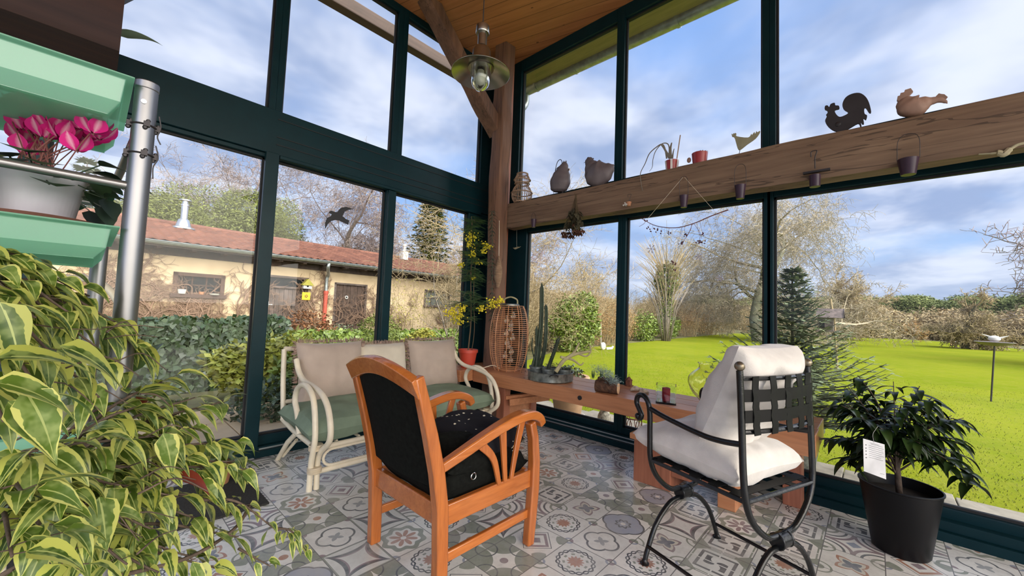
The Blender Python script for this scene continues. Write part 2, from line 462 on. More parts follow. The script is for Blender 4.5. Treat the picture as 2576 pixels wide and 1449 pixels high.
build('trim_7', G().box((.93, 3.365, 2.258), (3.05, 3.40, 2.285)).box((1.865, 3.372, .05), (1.945, 3.40, 2.255)), 'frame_green', kind='structure', smooth=False, bev=.004)
build('trim_16', G().box((3.19, 3.35, 0), (3.40, 3.50, 4.13)), 'frame_green', kind='structure', smooth=False)
# salmon larch board beside the corner post
build('trim_8', G().box((3.12, 3.06, 0), (3.20, 3.16, 4.13)).box((3.2, 3.16, 0), (3.3, 3.36, 4.13)), 'larch_trim', kind='structure', smooth=False, bev=.004)

def rough_bar(p, q, w, h, amp=.012, n=26, seed=0, up=(0, 0, 1)):
    """hewn timber: rectangular section with rounded, wavering edges"""
    p, q = Vector(p), Vector(q); d = (q-p).normalized(); u = Vector(up); sd = d.cross(u).normalized(); u = sd.cross(d)
    sec = []
    for a, b_ in ((-1, -1), (1, -1), (1, 1), (-1, 1)):
        for k in (-.86, 1.0) if (a*b_ > 0) else (1.0, -.86):
            sec.append((a*(abs(k) if k == 1.0 else 1), b_) if k == 1.0 else (a*.86, b_))
    sec = [(-.86, -1), (.86, -1), (1, -.8), (1, .8), (.86, 1), (-.86, 1), (-1, .8), (-1, -.8)]
    vs = []; fs = []; m = len(sec)
    for i in range(n+1):
        c = p.lerp(q, i/n)
        for a, b_ in sec:
            k = noise.noise(Vector((i*.35+seed*7, a*1.7, b_*1.3)))
            k2 = noise.noise(Vector((i*.12+seed*3, a*.5+9, b_*.5)))
            vs.append(c + sd*(a*(w/2) + a*amp*(k+k2)) + u*(b_*(h/2) + b_*amp*(k+k2)))
    for i in range(n):
        for j in range(m): fs.append((i*m+j, i*m+(j+1) % m, (i+1)*m+(j+1) % m, (i+1)*m+j))
    fs += [tuple(range(m-1, -1, -1)), tuple(n*m+j for j in range(m))]
    return G().add(vs, fs)
build('trim_9', rough_bar((3.005, 3.03, 0), (3.005, 3.03, 4.13), .155, .155, .016, 30, 1, (0, 1, 0)), 'old_oak_v', kind='structure')
build('trim_10', rough_bar((3.15, -4.5, 2.198), (3.15, 2.98, 2.198), .14, .275, .010, 60, 2), 'old_oak', kind='structure')
build('trim_11', rough_bar((1.98, 3.17, 4.22), (3.0, 3.10, 3.14), .13, .17, .012, 16, 3, (0, 1, 0)), 'old_oak_v', kind='structure')
# timber of the older house front at the far left, with its brace
t = G()
for k in range(5): t.add(rough_bar((-3, 3.05, 2.60+k*.33), (.02, 3.05, 2.60+k*.33), .34, .328, .008, 20, 5+k).v, rough_bar((-3, 3.05, 2.60+k*.33), (.02, 3.05, 2.60+k*.33), .34, .328, .008, 20, 5+k).f)
build('wall_left', t, 'dark_timber', kind='structure')
build('trim_12', G().bar((-.1, 3.30, 2.82), (.55, 3.30, 3.75), .07, .12, (0, 1, 0)), 'frame_green', kind='structure', smooth=False)
# outside: soffit and gutter over the right wall, purlin over the left one
build('trim_13', G().box((3.39, -5, 4.19), (3.95, 4.0, 4.215)), 'soffit_wood', kind='structure', smooth=False)
build('trim_14', G().box((3.39, -5, 4.10), (3.42, 3.5, 4.19)), 'soffit_wood', kind='structure', smooth=False)
t = G(); n = 10; vs = []; fs = []
for y in (-5.0, 3.55):
    for i in range(n+1):
        a = pi+pi*i/n; vs.append((3.90+.075*cos(a), y, 4.20+.075*sin(a)))
    for i in range(n+1):
        a = 2*pi-pi*i/n; vs.append((3.90+.068*cos(a), y, 4.20+.068*sin(a)))
k = 2*(n+1)
for i in range(k): fs.append((i, (i+1) % k, k+(i+1) % k, k+i))
fs.append(tuple(range(k))); fs.append(tuple(range(2*k-1, k-1, -1)))
gt = thing('roof_gutter', 'zinc gutter along the conservatory eave above the right glass wall', 'gutter', (3.9, 3.55, 4.12))
build('channel', G().add(vs, fs), 'zinc', gt)
for i in range(9):
    y = 3.3-i*.62
    build('bracket', G().strip([(3.9+.080*cos(pi+pi*j/8), y, 4.20+.080*sin(pi+pi*j/8)) for j in range(9)], .03, .006, (0, 1, 0)), 'zinc', gt)
build('downpipe_bend', G().tube(bez([(3.90, 3.50, 4.14), (3.90, 3.50, 4.02), (3.84, 3.50, 3.93), (3.75, 3.50, 3.9)]), .05, 12), 'zinc', gt)
build('trim_15', G().bar((-1.0, 3.92, 4.17), (3.9, 3.92, 4.21), .12, .14), 'weathered_beam', kind='structure', smooth=False, bev=.01)
# terrace slabs
mat('terrace_slabs', (.62, .44, .25), .8, var=.12, scale=3, bmp=.2)
t = G()
for i in range(8):
    for j in range(3): t.box((-3+i*.8, 3.50+j*.6, -.12), (-3+i*.8+.79, 3.50+j*.6+.59, -.04))
build('terrace', t, 'terrace_slabs', kind='structure', smooth=False, bev=.004)
t = G()
for i in range(14): t.box((3.40, -4.0+i*.6, -.12), (4.32+.06*sin(i*2.1), -4.0+i*.6+.594, -.045))
build('terrace_threshold', t, 'stone', kind='structure', smooth=False, bev=.006)
# ================================================================ furniture
random.seed(4)
mat('charcoal_cloth', (.007, .008, .007), .95, var=.3, scale=60, spec=.12)
mat('black_metal', (.007, .008, .009), .25, 0, var=.1, bmp=.15, bscale=40, spec=.4)
mat('black_strap', (.008, .008, .008), .5, var=.1, spec=.15)
mat('dull_brass', (.25, .21, .15), .35, .8)
mat('cane', (.78, .70, .54), .38, var=.10, scale=9, coat=.2)
mat('cane_wrap', (.66, .56, .40), .6)
mat('taupe_velvet', (.42, .335, .275), .75, var=.08, scale=6, sheen=.25, bmp=.1, bscale=120)
mat('cream_velvet', (.60, .54, .43), .7, var=.08, scale=6, sheen=.25, bmp=.1, bscale=120)
mat('taupe_fringe', (.36, .25, .20), .8, island=.45)
mat('green_canvas', (.20, .27, .19), .85, var=.14, scale=7, bmp=.15, bscale=160)
mat('fleece', (.74, .70, .65), .95, var=.08, scale=14, bmp=.22, bscale=260, sheen=.4)
mat('doormat', (.035, .035, .032), .95, var=.3, scale=90, bmp=.6, bscale=250)

def moon_cloth():
    m, b, out = new_mat('starry_cloth'); v = objv()
    vo = nd('ShaderNodeTexVoronoi'); vo.inputs['Scale'].default_value = 26; lk(v, vo.inputs['Vector'])
    vo2 = nd('ShaderNodeTexVoronoi'); vo2.inputs['Scale'].default_value = 9; lk(v, vo2.inputs['Vector'])
    d = X(vo2.outputs['Distance'])
    c = mixc(X(vo.outputs['Distance']) < .17, (.012, .012, .016), (.7, .66, .5))
    c = mixc((d > .12)*(d < .15)*(noi(9, 1, v) > .5), c, (.75, .68, .4))
    lk(c, b.inputs['Base Color']); b.inputs['Roughness'].default_value = .9; b.inputs['Specular IOR Level'].default_value = .15
moon_cloth()

def pillow(g, M, w, h, t, n=22, seed=0, pinch=.07, wr=.10, power=.42):
    """stuffed cushion in the local xy plane of M, thickness along z"""
    vs = []; fs = []
    for side in (1, -1):
        b0 = len(vs)
        for i in range(n+1):
            for j in range(n+1):
                u, v = -1+2*i/n, -1+2*j/n
                x = w/2*u*(1-pinch*(1-v*v)); y = h/2*v*(1-pinch*(1-u*u))
                k = max(0.0, (1-u**4)*(1-v**4))**power
                q = noise.noise(Vector((u*1.6+seed*3.1, v*1.6, side*2.0+seed)))*wr*1.6 + noise.noise(Vector((u*4+seed, v*4, side)))*wr*.6
                z = side*t/2*k*(1+q)
                vs.append(M @ Vector((x+noise.noise(Vector((v*2, seed, u)))*.02*w*.3, y, z)))
        for i in range(n):
            for j in range(n):
                a = b0+i*(n+1)+j; f = (a, a+n+1, a+n+2, a+1)
                fs.append(f if side == 1 else f[::-1])
    return g.add(vs, fs)
def frame3(o, x, y):
    x = Vector(x).normalized(); y = Vector(y); y = (y-x*x.dot(y)).normalized(); z = x.cross(y)
    return Matrix(((x.x, y.x, z.x, o[0]), (x.y, y.y, z.y, o[1]), (x.z, y.z, z.z, o[2]), (0, 0, 0, 1)))

# ---------------- wooden armchair, seen from behind
A = thing('armchair', 'orange wooden armchair with black upholstered back and fanned side slats', 'armchair', (1.29, 1.54, 0))
CW, CWV = 'chair_wood', 'chair_wood_v'
def post(y):
    return G().strip([(1.025, y, 0), (1.022, y, .15), (1.012, y, .35), (.985, y, .50), (.945, y, .65), (.905, y, .78), (.872, y, .885)], [.046]*5+[.042, .04], [.052, .054, .056, .056, .052, .046, .040], (0, 1, 0))
YL, YR = 1.805, 1.285
for y in (YL, YR): build('rear_post', post(y), CWV, A, bev=.006)
# arched crest rail
n = 20; vs = []; fs = []
for i in range(n+1):
    t = i/n; y = YR-.018+(YL-YR+.036)*t; a = sin(pi*t)
    x0 = .872 - .030*a; zt = .875+.062*a; zb = .800+.062*a
    for dx, z in ((.022, zb), (-.020, zb), (-.034, zt-.006), (-.022, zt+.004), (.006, zt+.004), (.010, zt-.004)): vs.append((x0+dx+(.02 if z < .86+.062*a-.03 else 0), y, z))
for i in range(n):
    for j in range(6): fs.append((i*6+j, i*6+6+j, i*6+6+(j+1) % 6, i*6+(j+1) % 6))
fs += [tuple(range(6)), tuple(n*6+j for j in range(5, -1, -1))]
build('crest_rail', G().add(vs, fs), 'console_wood' and CW, A, bev=.003)
# upholstered back
n = 16; m_ = 10; vs = []; fs = []
for sd in (0, 1):
    for i in range(n+1):
        t = i/n; y = YR+.018+(YL-YR-.036)*t; a = sin(pi*t)
        for j in range(m_+1):
            q = j/m_; z = .425+(.415+.058*a)*q
            cx = 1.005 - .125*max(0, (z-.42)/.45)**1.15 - .022*a
            bul = (.030*sin(pi*q)**.5*a**.5 if sd else -.006*sin(pi*q)*a) + (.022 if sd else -.006)
            vs.append((cx+bul, y, z))
k = (n+1)*(m_+1)
for sd in (0, 1):
    for i in range(n):
        for j in range(m_):
            a = sd*k+i*(m_+1)+j; f = (a, a+1, a+m_+2, a+m_+1); fs.append(f if sd == 0 else f[::-1])
rim = [i*(m_+1) for i in range(n+1)]+[n*(m_+1)+j for j in range(1, m_+1)]+[i*(m_+1)+m_ for i in range(n-1, -1, -1)]+[j for j in range(m_-1, 0, -1)]
for a, b_ in zip(rim, rim[1:]+rim[:1]): fs.append((b_, a, a+k, b_+k))
build('backrest', G().add(vs, fs), 'charcoal_cloth', A, label='black upholstered back panel')
# seat rails
for y in (YL, YR): build('side_rail', G().bar((1.03, y, .318), (1.56, y, .318), .030, .085), CW, A, bev=.005)
build('rear_rail', G().bar((1.02, YR, .318), (1.02, YL, .318), .030, .085), CW, A, bev=.005)
build('front_rail', G().bar((1.565, YR, .318), (1.565, YL, .318), .030, .085), CW, A, bev=.005)
for y in (YL, YR): build('stretcher', G().bar((1.03, y, .148), (1.56, y, .148), .022, .042), CW, A, bev=.005)
# front legs and arms
for y in (YL, YR):
    yy = y + (-.012 if y == YR else .012)
    build('front_leg', G().strip([(1.560, yy, 0), (1.572, yy, .12), (1.585, yy, .28), (1.585, yy, .40), (1.570, yy, .52), (1.545, yy, .60)], .044, [.046, .052, .056, .052, .046, .042], (0, 1, 0)), CWV, A, bev=.007)
    sgn = -1 if y == YR else 1
    pts = bez([(.985, y+.0*sgn, .505), (1.10, yy, .548), (1.28, yy+sgn*.008, .607), (1.43, yy+sgn*.010, .640), (1.53, yy+sgn*.008, .640), (1.60, yy, .612), (1.622, yy, .575)], 6)
    L = len(pts)
    build('arm', G().strip(pts, [.034+.026*min(1, i/(L*.5)) for i in range(L)], [.040+.004*sin(pi*i/L) for i in range(L)], (0, 1, 0)), CW, A, bev=.011)
    for (x0, x1, z1, bw) in ((1.335, 1.205, .565, .035), (1.375, 1.345, .607, .0), (1.415, 1.485, .630, -.012)):
        p = bez([(x0, yy, .355), ((x0+x1)/2+bw*.6, yy, .48), (x1, yy, z1)], 6); L = len(p)
        build('slat', G().strip(p, .014, [.022+.022*(i/L) for i in range(L)], (0, 1, 0)), CWV, A, bev=.003)
g = G(); pillow(g, frame3((1.30, 1.545, .395), (1, 0, 0), (0, 1, 0)), .545, .49, .13, 18, 3, .0, .03, .18)
build('seat', g, 'charcoal_cloth', A, label='black upholstered seat')
g = G(); pillow(g, frame3((1.36, 1.52, .505), (.97, .05, .10), (-.05, 1, .1)), .40, .42, .17, 22, 5, .04, .16)
build('cushion', g, 'starry_cloth', None, 'black cushion printed with small stars and moons lying on the orange wooden armchair', 'cushion')
g = G(); g.tube(bez([(1.18, 1.44, .46), (1.24, 1.40, .57), (1.36, 1.36, .54), (1.50, 1.37, .47), (1.56, 1.40, .455)], 8), [.05, .06]+[.065]*28+[.05, .02, .01], 10, sq=((0, 1, 0), 1.4)) if False else pillow(g, frame3((1.30, 1.40, .47), (.95, 0, -.18), (0, .8, .5)), .46, .22, .13, 20, 9, .08, .3)
bag = thing('cloth_bag', 'black cloth bag with eyelets slumped beside the starry cushion on the armchair', 'bag', (1.30, 1.40, .42))
build('bag_body', g, 'charcoal_cloth', bag)
mat('steel', (.6, .62, .62), .25, 1.0)
for (x, y, z) in ((1.50, 1.335, .445), (1.46, 1.325, .43), (1.20, 1.30, .42)):
    build('eyelet', G().tube(circ((x, y, z), .014, 14, 'y'), .0025, 5, closed=True), 'steel', bag)

# ---------------- black wrought metal chair
F0 = Vector((2.087, .711, 0)); W_ = Vector((.942, -.330, 0)).normalized(); D_ = Vector((-W_.y, W_.x, 0)); B0 = F0 - D_*.455
def mc(fb, a, z, dd=0.0): return (F0 if fb else B0) + W_*a + D_*dd + Vector((0, 0, z))
C = thing('metal_chair', 'black wrought metal chair with woven strap back and scrolled arm beside the long wooden console', 'chair', (F0+B0)/2)
R_ = .0115
for fb in (1, 0):
    for s in (-1, 1):
        p = bez([mc(fb, s*.012, .262), mc(fb, s*.10, .245), mc(fb, s*.19, .165), mc(fb, s*.245, .06), mc(fb, s*.262, .012)], 7)
        lg = build('leg', G().tube(p, R_, 10), 'black_metal', C)
        build('foot', G().lathe(mc(fb, s*.263, 0), [(.0, 0), (.020, 0), (.021, .006), (.014, .012), (.010, .022)], 12), 'black_metal', lg)
    build('collar', G().tube([mc(fb, -.034, .283), mc(fb, .034, .283)], .030, 14).tube([mc(fb, -.036, .283), mc(fb, -.026, .283)], .033, 14).tube([mc(fb, .026, .283), mc(fb, .036, .283)], .033, 14), 'black_metal', C, bev=.003)
for s in (-1, 1):
    # rear: U shaped arch into the back post
    p = bez([mc(0, s*.012, .302), mc(0, s*.10, .315), mc(0, s*.19, .385), mc(0, s*.235, .47), mc(0, s*.245, .58, .005), mc(0, s*.245, .72, .01), mc(0, s*.245, .85, .015), mc(0, s*.245, .955, .02)], 6)
    po = build('back_post', G().tube(p, R_+.001, 10), 'black_metal', C)
    build('ball_finial', G().ball(mc(0, s*.245, .972, .02), .019, 14), 'dull_brass', po, label='dull brass ball finial')
    # front: U shaped arch rising into the scrolled arm support
    q = [mc(1, s*.012, .302), mc(1, s*.10, .315), mc(1, s*.19, .385), mc(1, s*.235, .47), mc(1, s*.243, .58), mc(1, s*.245, .68), mc(1, s*.245, .735, .012), mc(1, s*.245, .762, .040), mc(1, s*.245, .755, .075), mc(1, s*.245, .722, .085), mc(1, s*.245, .690, .066), mc(1, s*.245, .665, .052), mc(1, s*.245, .648, .062), mc(1, s*.245, .652, .078)]
    build('arm_support', G().tube(bez(q, 6), R_+.001, 10).ball(mc(1, s*.245, .657, .076), .015, 10), 'black_metal', C)
    build('arm_rail', G().tube(bez([mc(1, s*.245, .712, .004), mc(1, s*.245, .690, -.10), mc(1, s*.245, .668, -.27), mc(1, s*.245, .668, -.36), mc(0, s*.245, .680, .01)], 6), R_, 10), 'black_metal', C)
    build('stretcher', G().tube([mc(1, s*.245, .075), mc(0, s*.245, .075)], .008, 8), 'black_metal', C)
SZ = .470
g = G()
for a, b_ in ((mc(0, -.235, SZ, 0), mc(0, .235, SZ, 0)), (mc(1, -.235, SZ), mc(1, .235, SZ)), (mc(0, -.235, SZ), mc(1, -.235, SZ)), (mc(0, .235, SZ), mc(1, .235, SZ))): g.tube([a, b_], .0095, 8)
build('seat_frame', g, 'black_metal', C)
for k in range(5):
    a = -.19+.095*k
    build('seat_strap', G().strip([mc(0, a, SZ+.008, 0), mc(0, a, SZ+.004, .2), mc(1, a, SZ+.008, 0)], .042, .003, W_), 'black_strap', C)
for k in range(5):
    d = .045+.09*k
    build('seat_strap', G().strip([mc(0, -.235, SZ+.010, d), mc(0, 0, SZ+.008, d), mc(0, .235, SZ+.010, d)], .042, .003, D_), 'black_strap', C)
def backpt(a, z, off=0.0):
    dd = .005+.015*max(0, (z-.58))/.4 - .032*(1-(a/.245)**2)
    return mc(0, a, z, dd-off)
for z in (.725, .925):
    build('back_rail', G().tube([backpt(-.245+.49*i/14, z) for i in range(15)], .0095, 8), 'black_metal', C)
for k in range(5):
    a = -.188+.094*k; zs = [.715, .75, .785, .82, .855, .89, .935]
    build('back_strap', G().strip([backpt(a, z, .011+(.002 if i % 2 == k % 2 else -.002)) for i, z in enumerate(zs)], .040, .003, W_), 'black_strap', C)
for k, z in enumerate((.785, .862)):
    build('back_strap', G().strip([backpt(-.245+.49*i/20, z, .011+.0025*cos(pi*(i/20*5)+k*pi)) for i in range(21)], .046, .003, (0, 0, 1)), 'black_strap', C)

UP = Vector((0, 0, 1))
g = G(); c_ = mc(0, -.01, .555, .295); pillow(g, frame3(c_, D_*.98+UP*.03, -W_), .54, .47, .18, 40, 2, .05, .22)
build('seat_cushion', g, 'fleece', None, 'flat pale grey fleece cushion on the seat of the black metal chair', 'cushion')
g = G(); c_ = mc(0, .02, .815, .150); pillow(g, frame3(c_, W_, UP*.93 - D_*.40), .44, .50, .20, 40, 7, .05, .26)
build('back_cushion', g, 'fleece', None, 'upright pale grey fleece cushion leaning on the woven back of the black metal chair', 'cushion')

# ---------------- rattan sofa
S = thing('rattan_sofa', 'cream rattan sofa with looped arms in front of the left glass doors', 'sofa', (1.75, 2.9, 0))
def arm(x, sg):
    P = lambda pts, dx=0: [onx(px, py, 1.02) + Vector((x-1.02+dx*sg, 0, 0)) for px, py in pts]
    o = P([(738, 905), (744, 935), (757, 958), (782, 975), (806, 1000), (820, 1045), (821, 1110), (815, 1165), (808, 1228)])
    i = P([(762, 1090), (757, 1040), (751, 1005), (758, 976), (775, 967), (791, 985), (800, 1020), (802, 1100), (797, 1165), (793, 1230)], .0)
    o = [Vector((p.x+.02*sg, p.y, p.z)) for p in o]; i = [Vector((p.x-.022*sg, p.y, p.z)) for p in i]
    for q in (o, i): q[-1].z = 0.0; q[-1].y = 2.56; q[-2].y = 2.555
    build('arm_cane', G().tube(bez(o, 6), .018, 10), 'cane', S); build('arm_cane', G().tube(bez(i, 6), .018, 10), 'cane', S)
    for z in (.125, .262):
        build('cane_binding', G().lathe((x, 2.556, z-.02), [(.040, 0), (.043, .004), (.040, .008), (.043, .012), (.040, .016), (.043, .02), (.040, .024), (.043, .03), (.040, .036)], 14), 'cane_wrap', S)
    build('rear_leg', G().tube([(x, 3.22, 0), (x, 3.04, .17), (x, 2.90, .26)], .017, 10).tube([(x+.02*sg, 3.18, .03), (x+.05*sg, 3.02, .18)], .012, 8), 'cane', S)
    build('side_rail', G().tube([(x, 2.57, .255), (x, 2.95, .27), (x, 3.18, .30)], .017, 10), 'cane', S)
    build('back_upright', G().tube(bez([(x, 3.16, .30), (x, 3.22, .55), (x, 3.25, .80)], 5), .018, 10), 'cane', S)
arm(1.02, 1); arm(2.49, -1)
for z in (.250, .105): build('front_rail', G().tube([(1.04, 2.56, z), (2.47, 2.56, z)], .017, 10), 'cane', S)
for (a, b_) in ((1.07, 1.74), (1.77, 2.44)):
    r = .055; pts = [(a+r+(b_-a-2*r)*i/6, 2.556, .228) for i in range(7)] + [(b_-r+r*sin(t), 2.556, .178+.05*cos(t)) for t in [pi*k/8 for k in range(1, 8)]] + [(b_-r-(b_-a-2*r)*i/6, 2.556, .128) for i in range(7)] + [(a+r-r*sin(t), 2.556, .178-.05*cos(t)) for t in [pi*k/8 for k in range(1, 8)]]
    build('cane_loop', G().tube(pts, .009, 8, closed=True), 'cane', S)
build('back_rail', G().tube([(1.02, 3.25, .80), (2.49, 3.25, .80)], .018, 10).tube([(1.02, 3.19, .42), (2.49, 3.19, .42)], .015, 10), 'cane', S)
g = G()
for k in range(9): g.tube([(1.16+k*.15, 2.58, .262), (1.16+k*.15, 3.18, .29)], .010, 6)
build('seat_canes', g, 'cane', S)
g = G(); pillow(g, frame3((1.36, 2.82, .365), (1, 0, .01), (0, 1, .04)), .80, .60, .19, 24, 11, .03, .16, .34)
build('seat_cushion', g, 'green_canvas', None, 'green seat cushion on the left half of the cream rattan sofa', 'cushion')
g = G(); pillow(g, frame3((2.14, 2.80, .365), (1, 0, 0), (0, 1, .04)), .78, .62, .17, 24, 13, .02, .10, .30)
build('seat_cushion', g, 'green_canvas', None, 'green seat cushion on the right half of the cream rattan sofa', 'cushion')
def sofa_pillow(x, w, h, z, ma, lab, seed, y=3.06, tilt=.22):
    M_ = frame3((x, y, z), (1, 0, .0), (0, tilt, 1))
    rt = thing('pillow', lab, 'pillow', (x, y, z-h/2), 'fringed pillows on the rattan sofa')
    g = G(); pillow(g, M_, w, h, .19, 24, seed, .06, .16, .50); build('pillow_cover', g, ma, rt)
    rnd = random.Random(seed); g = G()
    for k in range(620):
        t = rnd.random()*4; e = int(t); q = -1+2*(t-e)
        u, v = ((q, 1), (1, q), (q, -1), (-1, q))[e]
        p = Vector((w/2*u*(1-.03*(1-v*v)), h/2*v*(1-.03*(1-u*u)), rnd.uniform(-.008, .008)))
        o = Vector((u if e in (1, 3) or abs(u) > .95 else rnd.uniform(-.4, .4), v if e in (0, 2) or abs(v) > .95 else rnd.uniform(-.4, .4), rnd.uniform(-.8, .8))).normalized()*rnd.uniform(.02, .042)
        sd = Vector((-o.y, o.x, 0)).normalized()*.0035
        g.add([M_ @ (p-sd), M_ @ (p+sd), M_ @ (p+o*.6+sd*1.2), M_ @ (p+o)], [(0, 1, 2), (0, 2, 3)])
    build('fringe', g, 'taupe_fringe', rt, smooth=False)
sofa_pillow(1.30, .50, .47, .63, 'taupe_velvet', 'taupe fringed pillow at the left end of the cream rattan sofa', 21)
sofa_pillow(1.74, .48, .44, .615, 'cream_velvet', 'paler cream fringed pillow in the middle of the rattan sofa', 22, 3.10)
sofa_pillow(2.25, .53, .46, .625, 'taupe_velvet', 'taupe fringed pillow at the right end of the cream rattan sofa', 23)

# ---------------- long wooden console along the right glass wall
T = thing('long_console', 'long thick plank console of orange wood below the right glass wall', 'console table', (2.93, 1.6, 0))
CWd = 'console_wood'
for x0, x1, m in ((2.665, 2.84, CWd), (2.843, 3.015, CWd), (3.018, 3.185, CWd)):
    build('top_plank', G().box((x0, .235+.006*(x1 > 3), .432), (x1, 2.96, .552)), m, T, smooth=False, bev=.004)
build('corner_top', G().box((2.50, 2.965, .44), (3.19, 3.30, .552)), CWd, T, smooth=False, bev=.004)
for y in (2.60,):
    for x in (2.70, 3.10): build('leg', G().box((x, y-.05, 0), (x+.085, y+.05, .432)), 'larch_trim', T, smooth=False, bev=.005)
    build('cross_rail', G().box((2.785, y-.03, .16), (3.10, y+.03, .25)), CWd, T, smooth=False, bev=.004)
build('side_shelf', G().bar((2.72, 2.56, .335), (3.18, 2.42, .345), .05, .035).bar((2.72, 2.50, .30), (3.17, 2.38, .31), .02, .06), CWd, T, smooth=False, bev=.003)
build('leg', G().box((3.06, .34, 0), (3.17, .44, .432)), 'larch_trim', T, smooth=False, bev=.005)
build('bolt', G().tube([(2.655, 1.70, .492), (2.668, 1.70, .492)], .017, 14), 'black_rubber', T)
build('bolt', G().tube([(2.655, .86, .492), (2.668, .86, .492)], .017, 14), 'black_rubber', T)
build('knot_hole', G().tube([(2.80, 2.10, .549), (2.80, 2.10, .5535)], .014, 12), 'black_rubber', T)
# low stout bench tucked under it
B = thing('low_bench', 'low stout reddish wooden bench standing on the tiles under the long console', 'bench', (2.85, .94, 0))
build('bench_top', G().box((2.66, .60, .285), (3.02, 1.28, .325)), 'console_wood', B, smooth=False, bev=.004)
build('end_board', G().box((2.68, 1.00, 0), (3.0, 1.256, .285)), 'larch_trim', B, smooth=False, bev=.004)
build('end_board', G().box((2.70, .62, 0), (3.0, .72, .285)), 'console_wood', B, smooth=False, bev=.004)
build('apron', G().box((2.69, .72, .10), (2.72, 1.0, .285)), 'larch_trim', B, smooth=False, bev=.003)

build('doormat', G().box((-.30, 2.54, 0), (.778, 3.12, .012)), 'doormat', None, 'dark grey doormat on the tiles in front of the left sliding door', 'doormat', smooth=False, bev=.004)
# ================================================================ things on the console
random.seed(11)
rnd = random.Random(5)
mat('plastic_red', (.50, .055, .028), .45, var=.06)
mat('terracotta', (.52, .24, .13), .8, var=.15, scale=10)
mat('soil', (.03, .02, .014), .95, var=.4, scale=60)
mat('leaf_green', (.07, .15, .035), .5, var=.25, scale=20, island=.5)
mat('mimosa_green', (.17, .32, .11), .6, island=.5)
mat('mimosa_yellow', (.95, .78, .03), .7, island=.3)
mat('stem', (.12, .08, .04), .8)
mat('wicker_lamp', (.62, .28, .12), .45, var=.15, scale=12, coat=.2)
mat('wicker_pale', (.42, .27, .17), .6, var=.2, scale=20)
mat('galvanised', (.34, .37, .35), .45, .75, var=.35, scale=22)
mat('cactus_green', (.035, .06, .03), .6, var=.3, scale=30)
mat('succulent', (.16, .22, .10), .5, var=.3, scale=25, island=.4)
mat('driftwood', (.42, .37, .20), .7, var=.2, scale=18)
mat('bark', (.14, .065, .035), .9, var=.4, scale=26, bmp=.8, bscale=50)
mat('cut_wood', (.72, .45, .25), .7, var=.12, scale=30)
mat('blue_grey_needles', (.30, .40, .38), .7, island=.4)
mat('candle_red', (.38, .01, .03), .5)
mat('shell', (.72, .60, .46), .5, var=.35, scale=30)
mat('rust', (.24, .09, .05), .85, var=.3, scale=30)
mat('bulb_glass', (.9, .85, .75), .05, trans=.9, var=0)
def solid_glass(name, col, ior=1.45, rough=0.0):
    m, b, out = new_mat(name); X.nt.nodes.remove(b)
    g_ = nd('ShaderNodeBsdfGlass'); g_.inputs[0].default_value = c4(col); g_.inputs['IOR'].default_value = ior; g_.inputs['Roughness'].default_value = rough
    lk(g_.outputs[0], out.inputs[0])
solid_glass('clear_glass', (.95, .98, .97)); solid_glass('amber_glass', (.975, .965, .93), 1.3)
ZT = .552

# wicker lantern with bulbs inside
c = Vector((2.935, 2.735, ZT)); L_ = thing('wicker_lantern', 'tall rounded wicker lantern with glass bulbs inside, at the far end of the console', 'lantern', c)
def wr(z): return .075+.122*max(0, sin(pi*min(1, max(0, (z+.03)/.72))))**.40
g = G(); N = 34
for k in range(N):
    z = .02+.63*k/(N-1); g.tube(circ(c+Vector((0, 0, z)), wr(z), 28), .0026, 5, closed=True)
build('wicker_rings', g, 'wicker_lamp', L_, kind='stuff')
g = G()
for k in range(10):
    a = 2*pi*k/10; g.tube([(c.x+(wr(z)+.003)*cos(a), c.y+(wr(z)+.003)*sin(a), c.z+z) for z in [.65*i/16 for i in range(17)]], .004, 5)
build('ribs', g, 'wicker_lamp', L_)
build('base_plate', G().lathe(c, [(0, 0), (.09, 0), (.09, .012), (0, .012)], 24), 'wicker_lamp', L_)
build('top_collar', G().lathe(c, [(.085, .64), (.092, .645), (.092, .665), (.080, .672), (.07, .665)], 24), 'galvanised', L_)
build('rope_handle', G().tube(bez([c+Vector((-.05, .05, .665)), c+Vector((-.045, .045, .715)), c+Vector((0, 0, .74)), c+Vector((.045, -.045, .715)), c+Vector((.05, -.05, .665))], 6), .008, 8), 'driftwood', L_)
for k in range(11):
    a = k*2.4; z = .07+.045*k
    b_ = build('glass_bulb', G().lathe(c+Vector((.035*cos(a), .035*sin(a), z)), [(0, 0), (.018, .006), (.026, .022), (.022, .040), (.010, .052), (.009, .062)], 12), 'bulb_glass', L_)
    build('bulb_cap', G().lathe(c+Vector((.035*cos(a), .035*sin(a), z)), [(.010, .058), (.010, .072), (0, .074)], 8), 'galvanised', b_)
build('cable', G().tube(bez([c+Vector((-.09, .03, .02)), c+Vector((-.16, .06, .05)), c+Vector((-.24, .10, .03)), c+Vector((-.30, .18, .004))], 6), .004, 6), 'cane', None, 'thin white cable trailing off the console behind the wicker lantern', 'cable')

def pot(g_, c, r0, r1, h, lip=.008, th=.004, n=28):
    return g_.lathe(c, [(0, 0), (r0, 0), (r1, h-.03), (r1+lip, h-.03), (r1+lip, h), (r1+lip-th, h), (r1-th, h-.03), (r0-th, .01)], n)
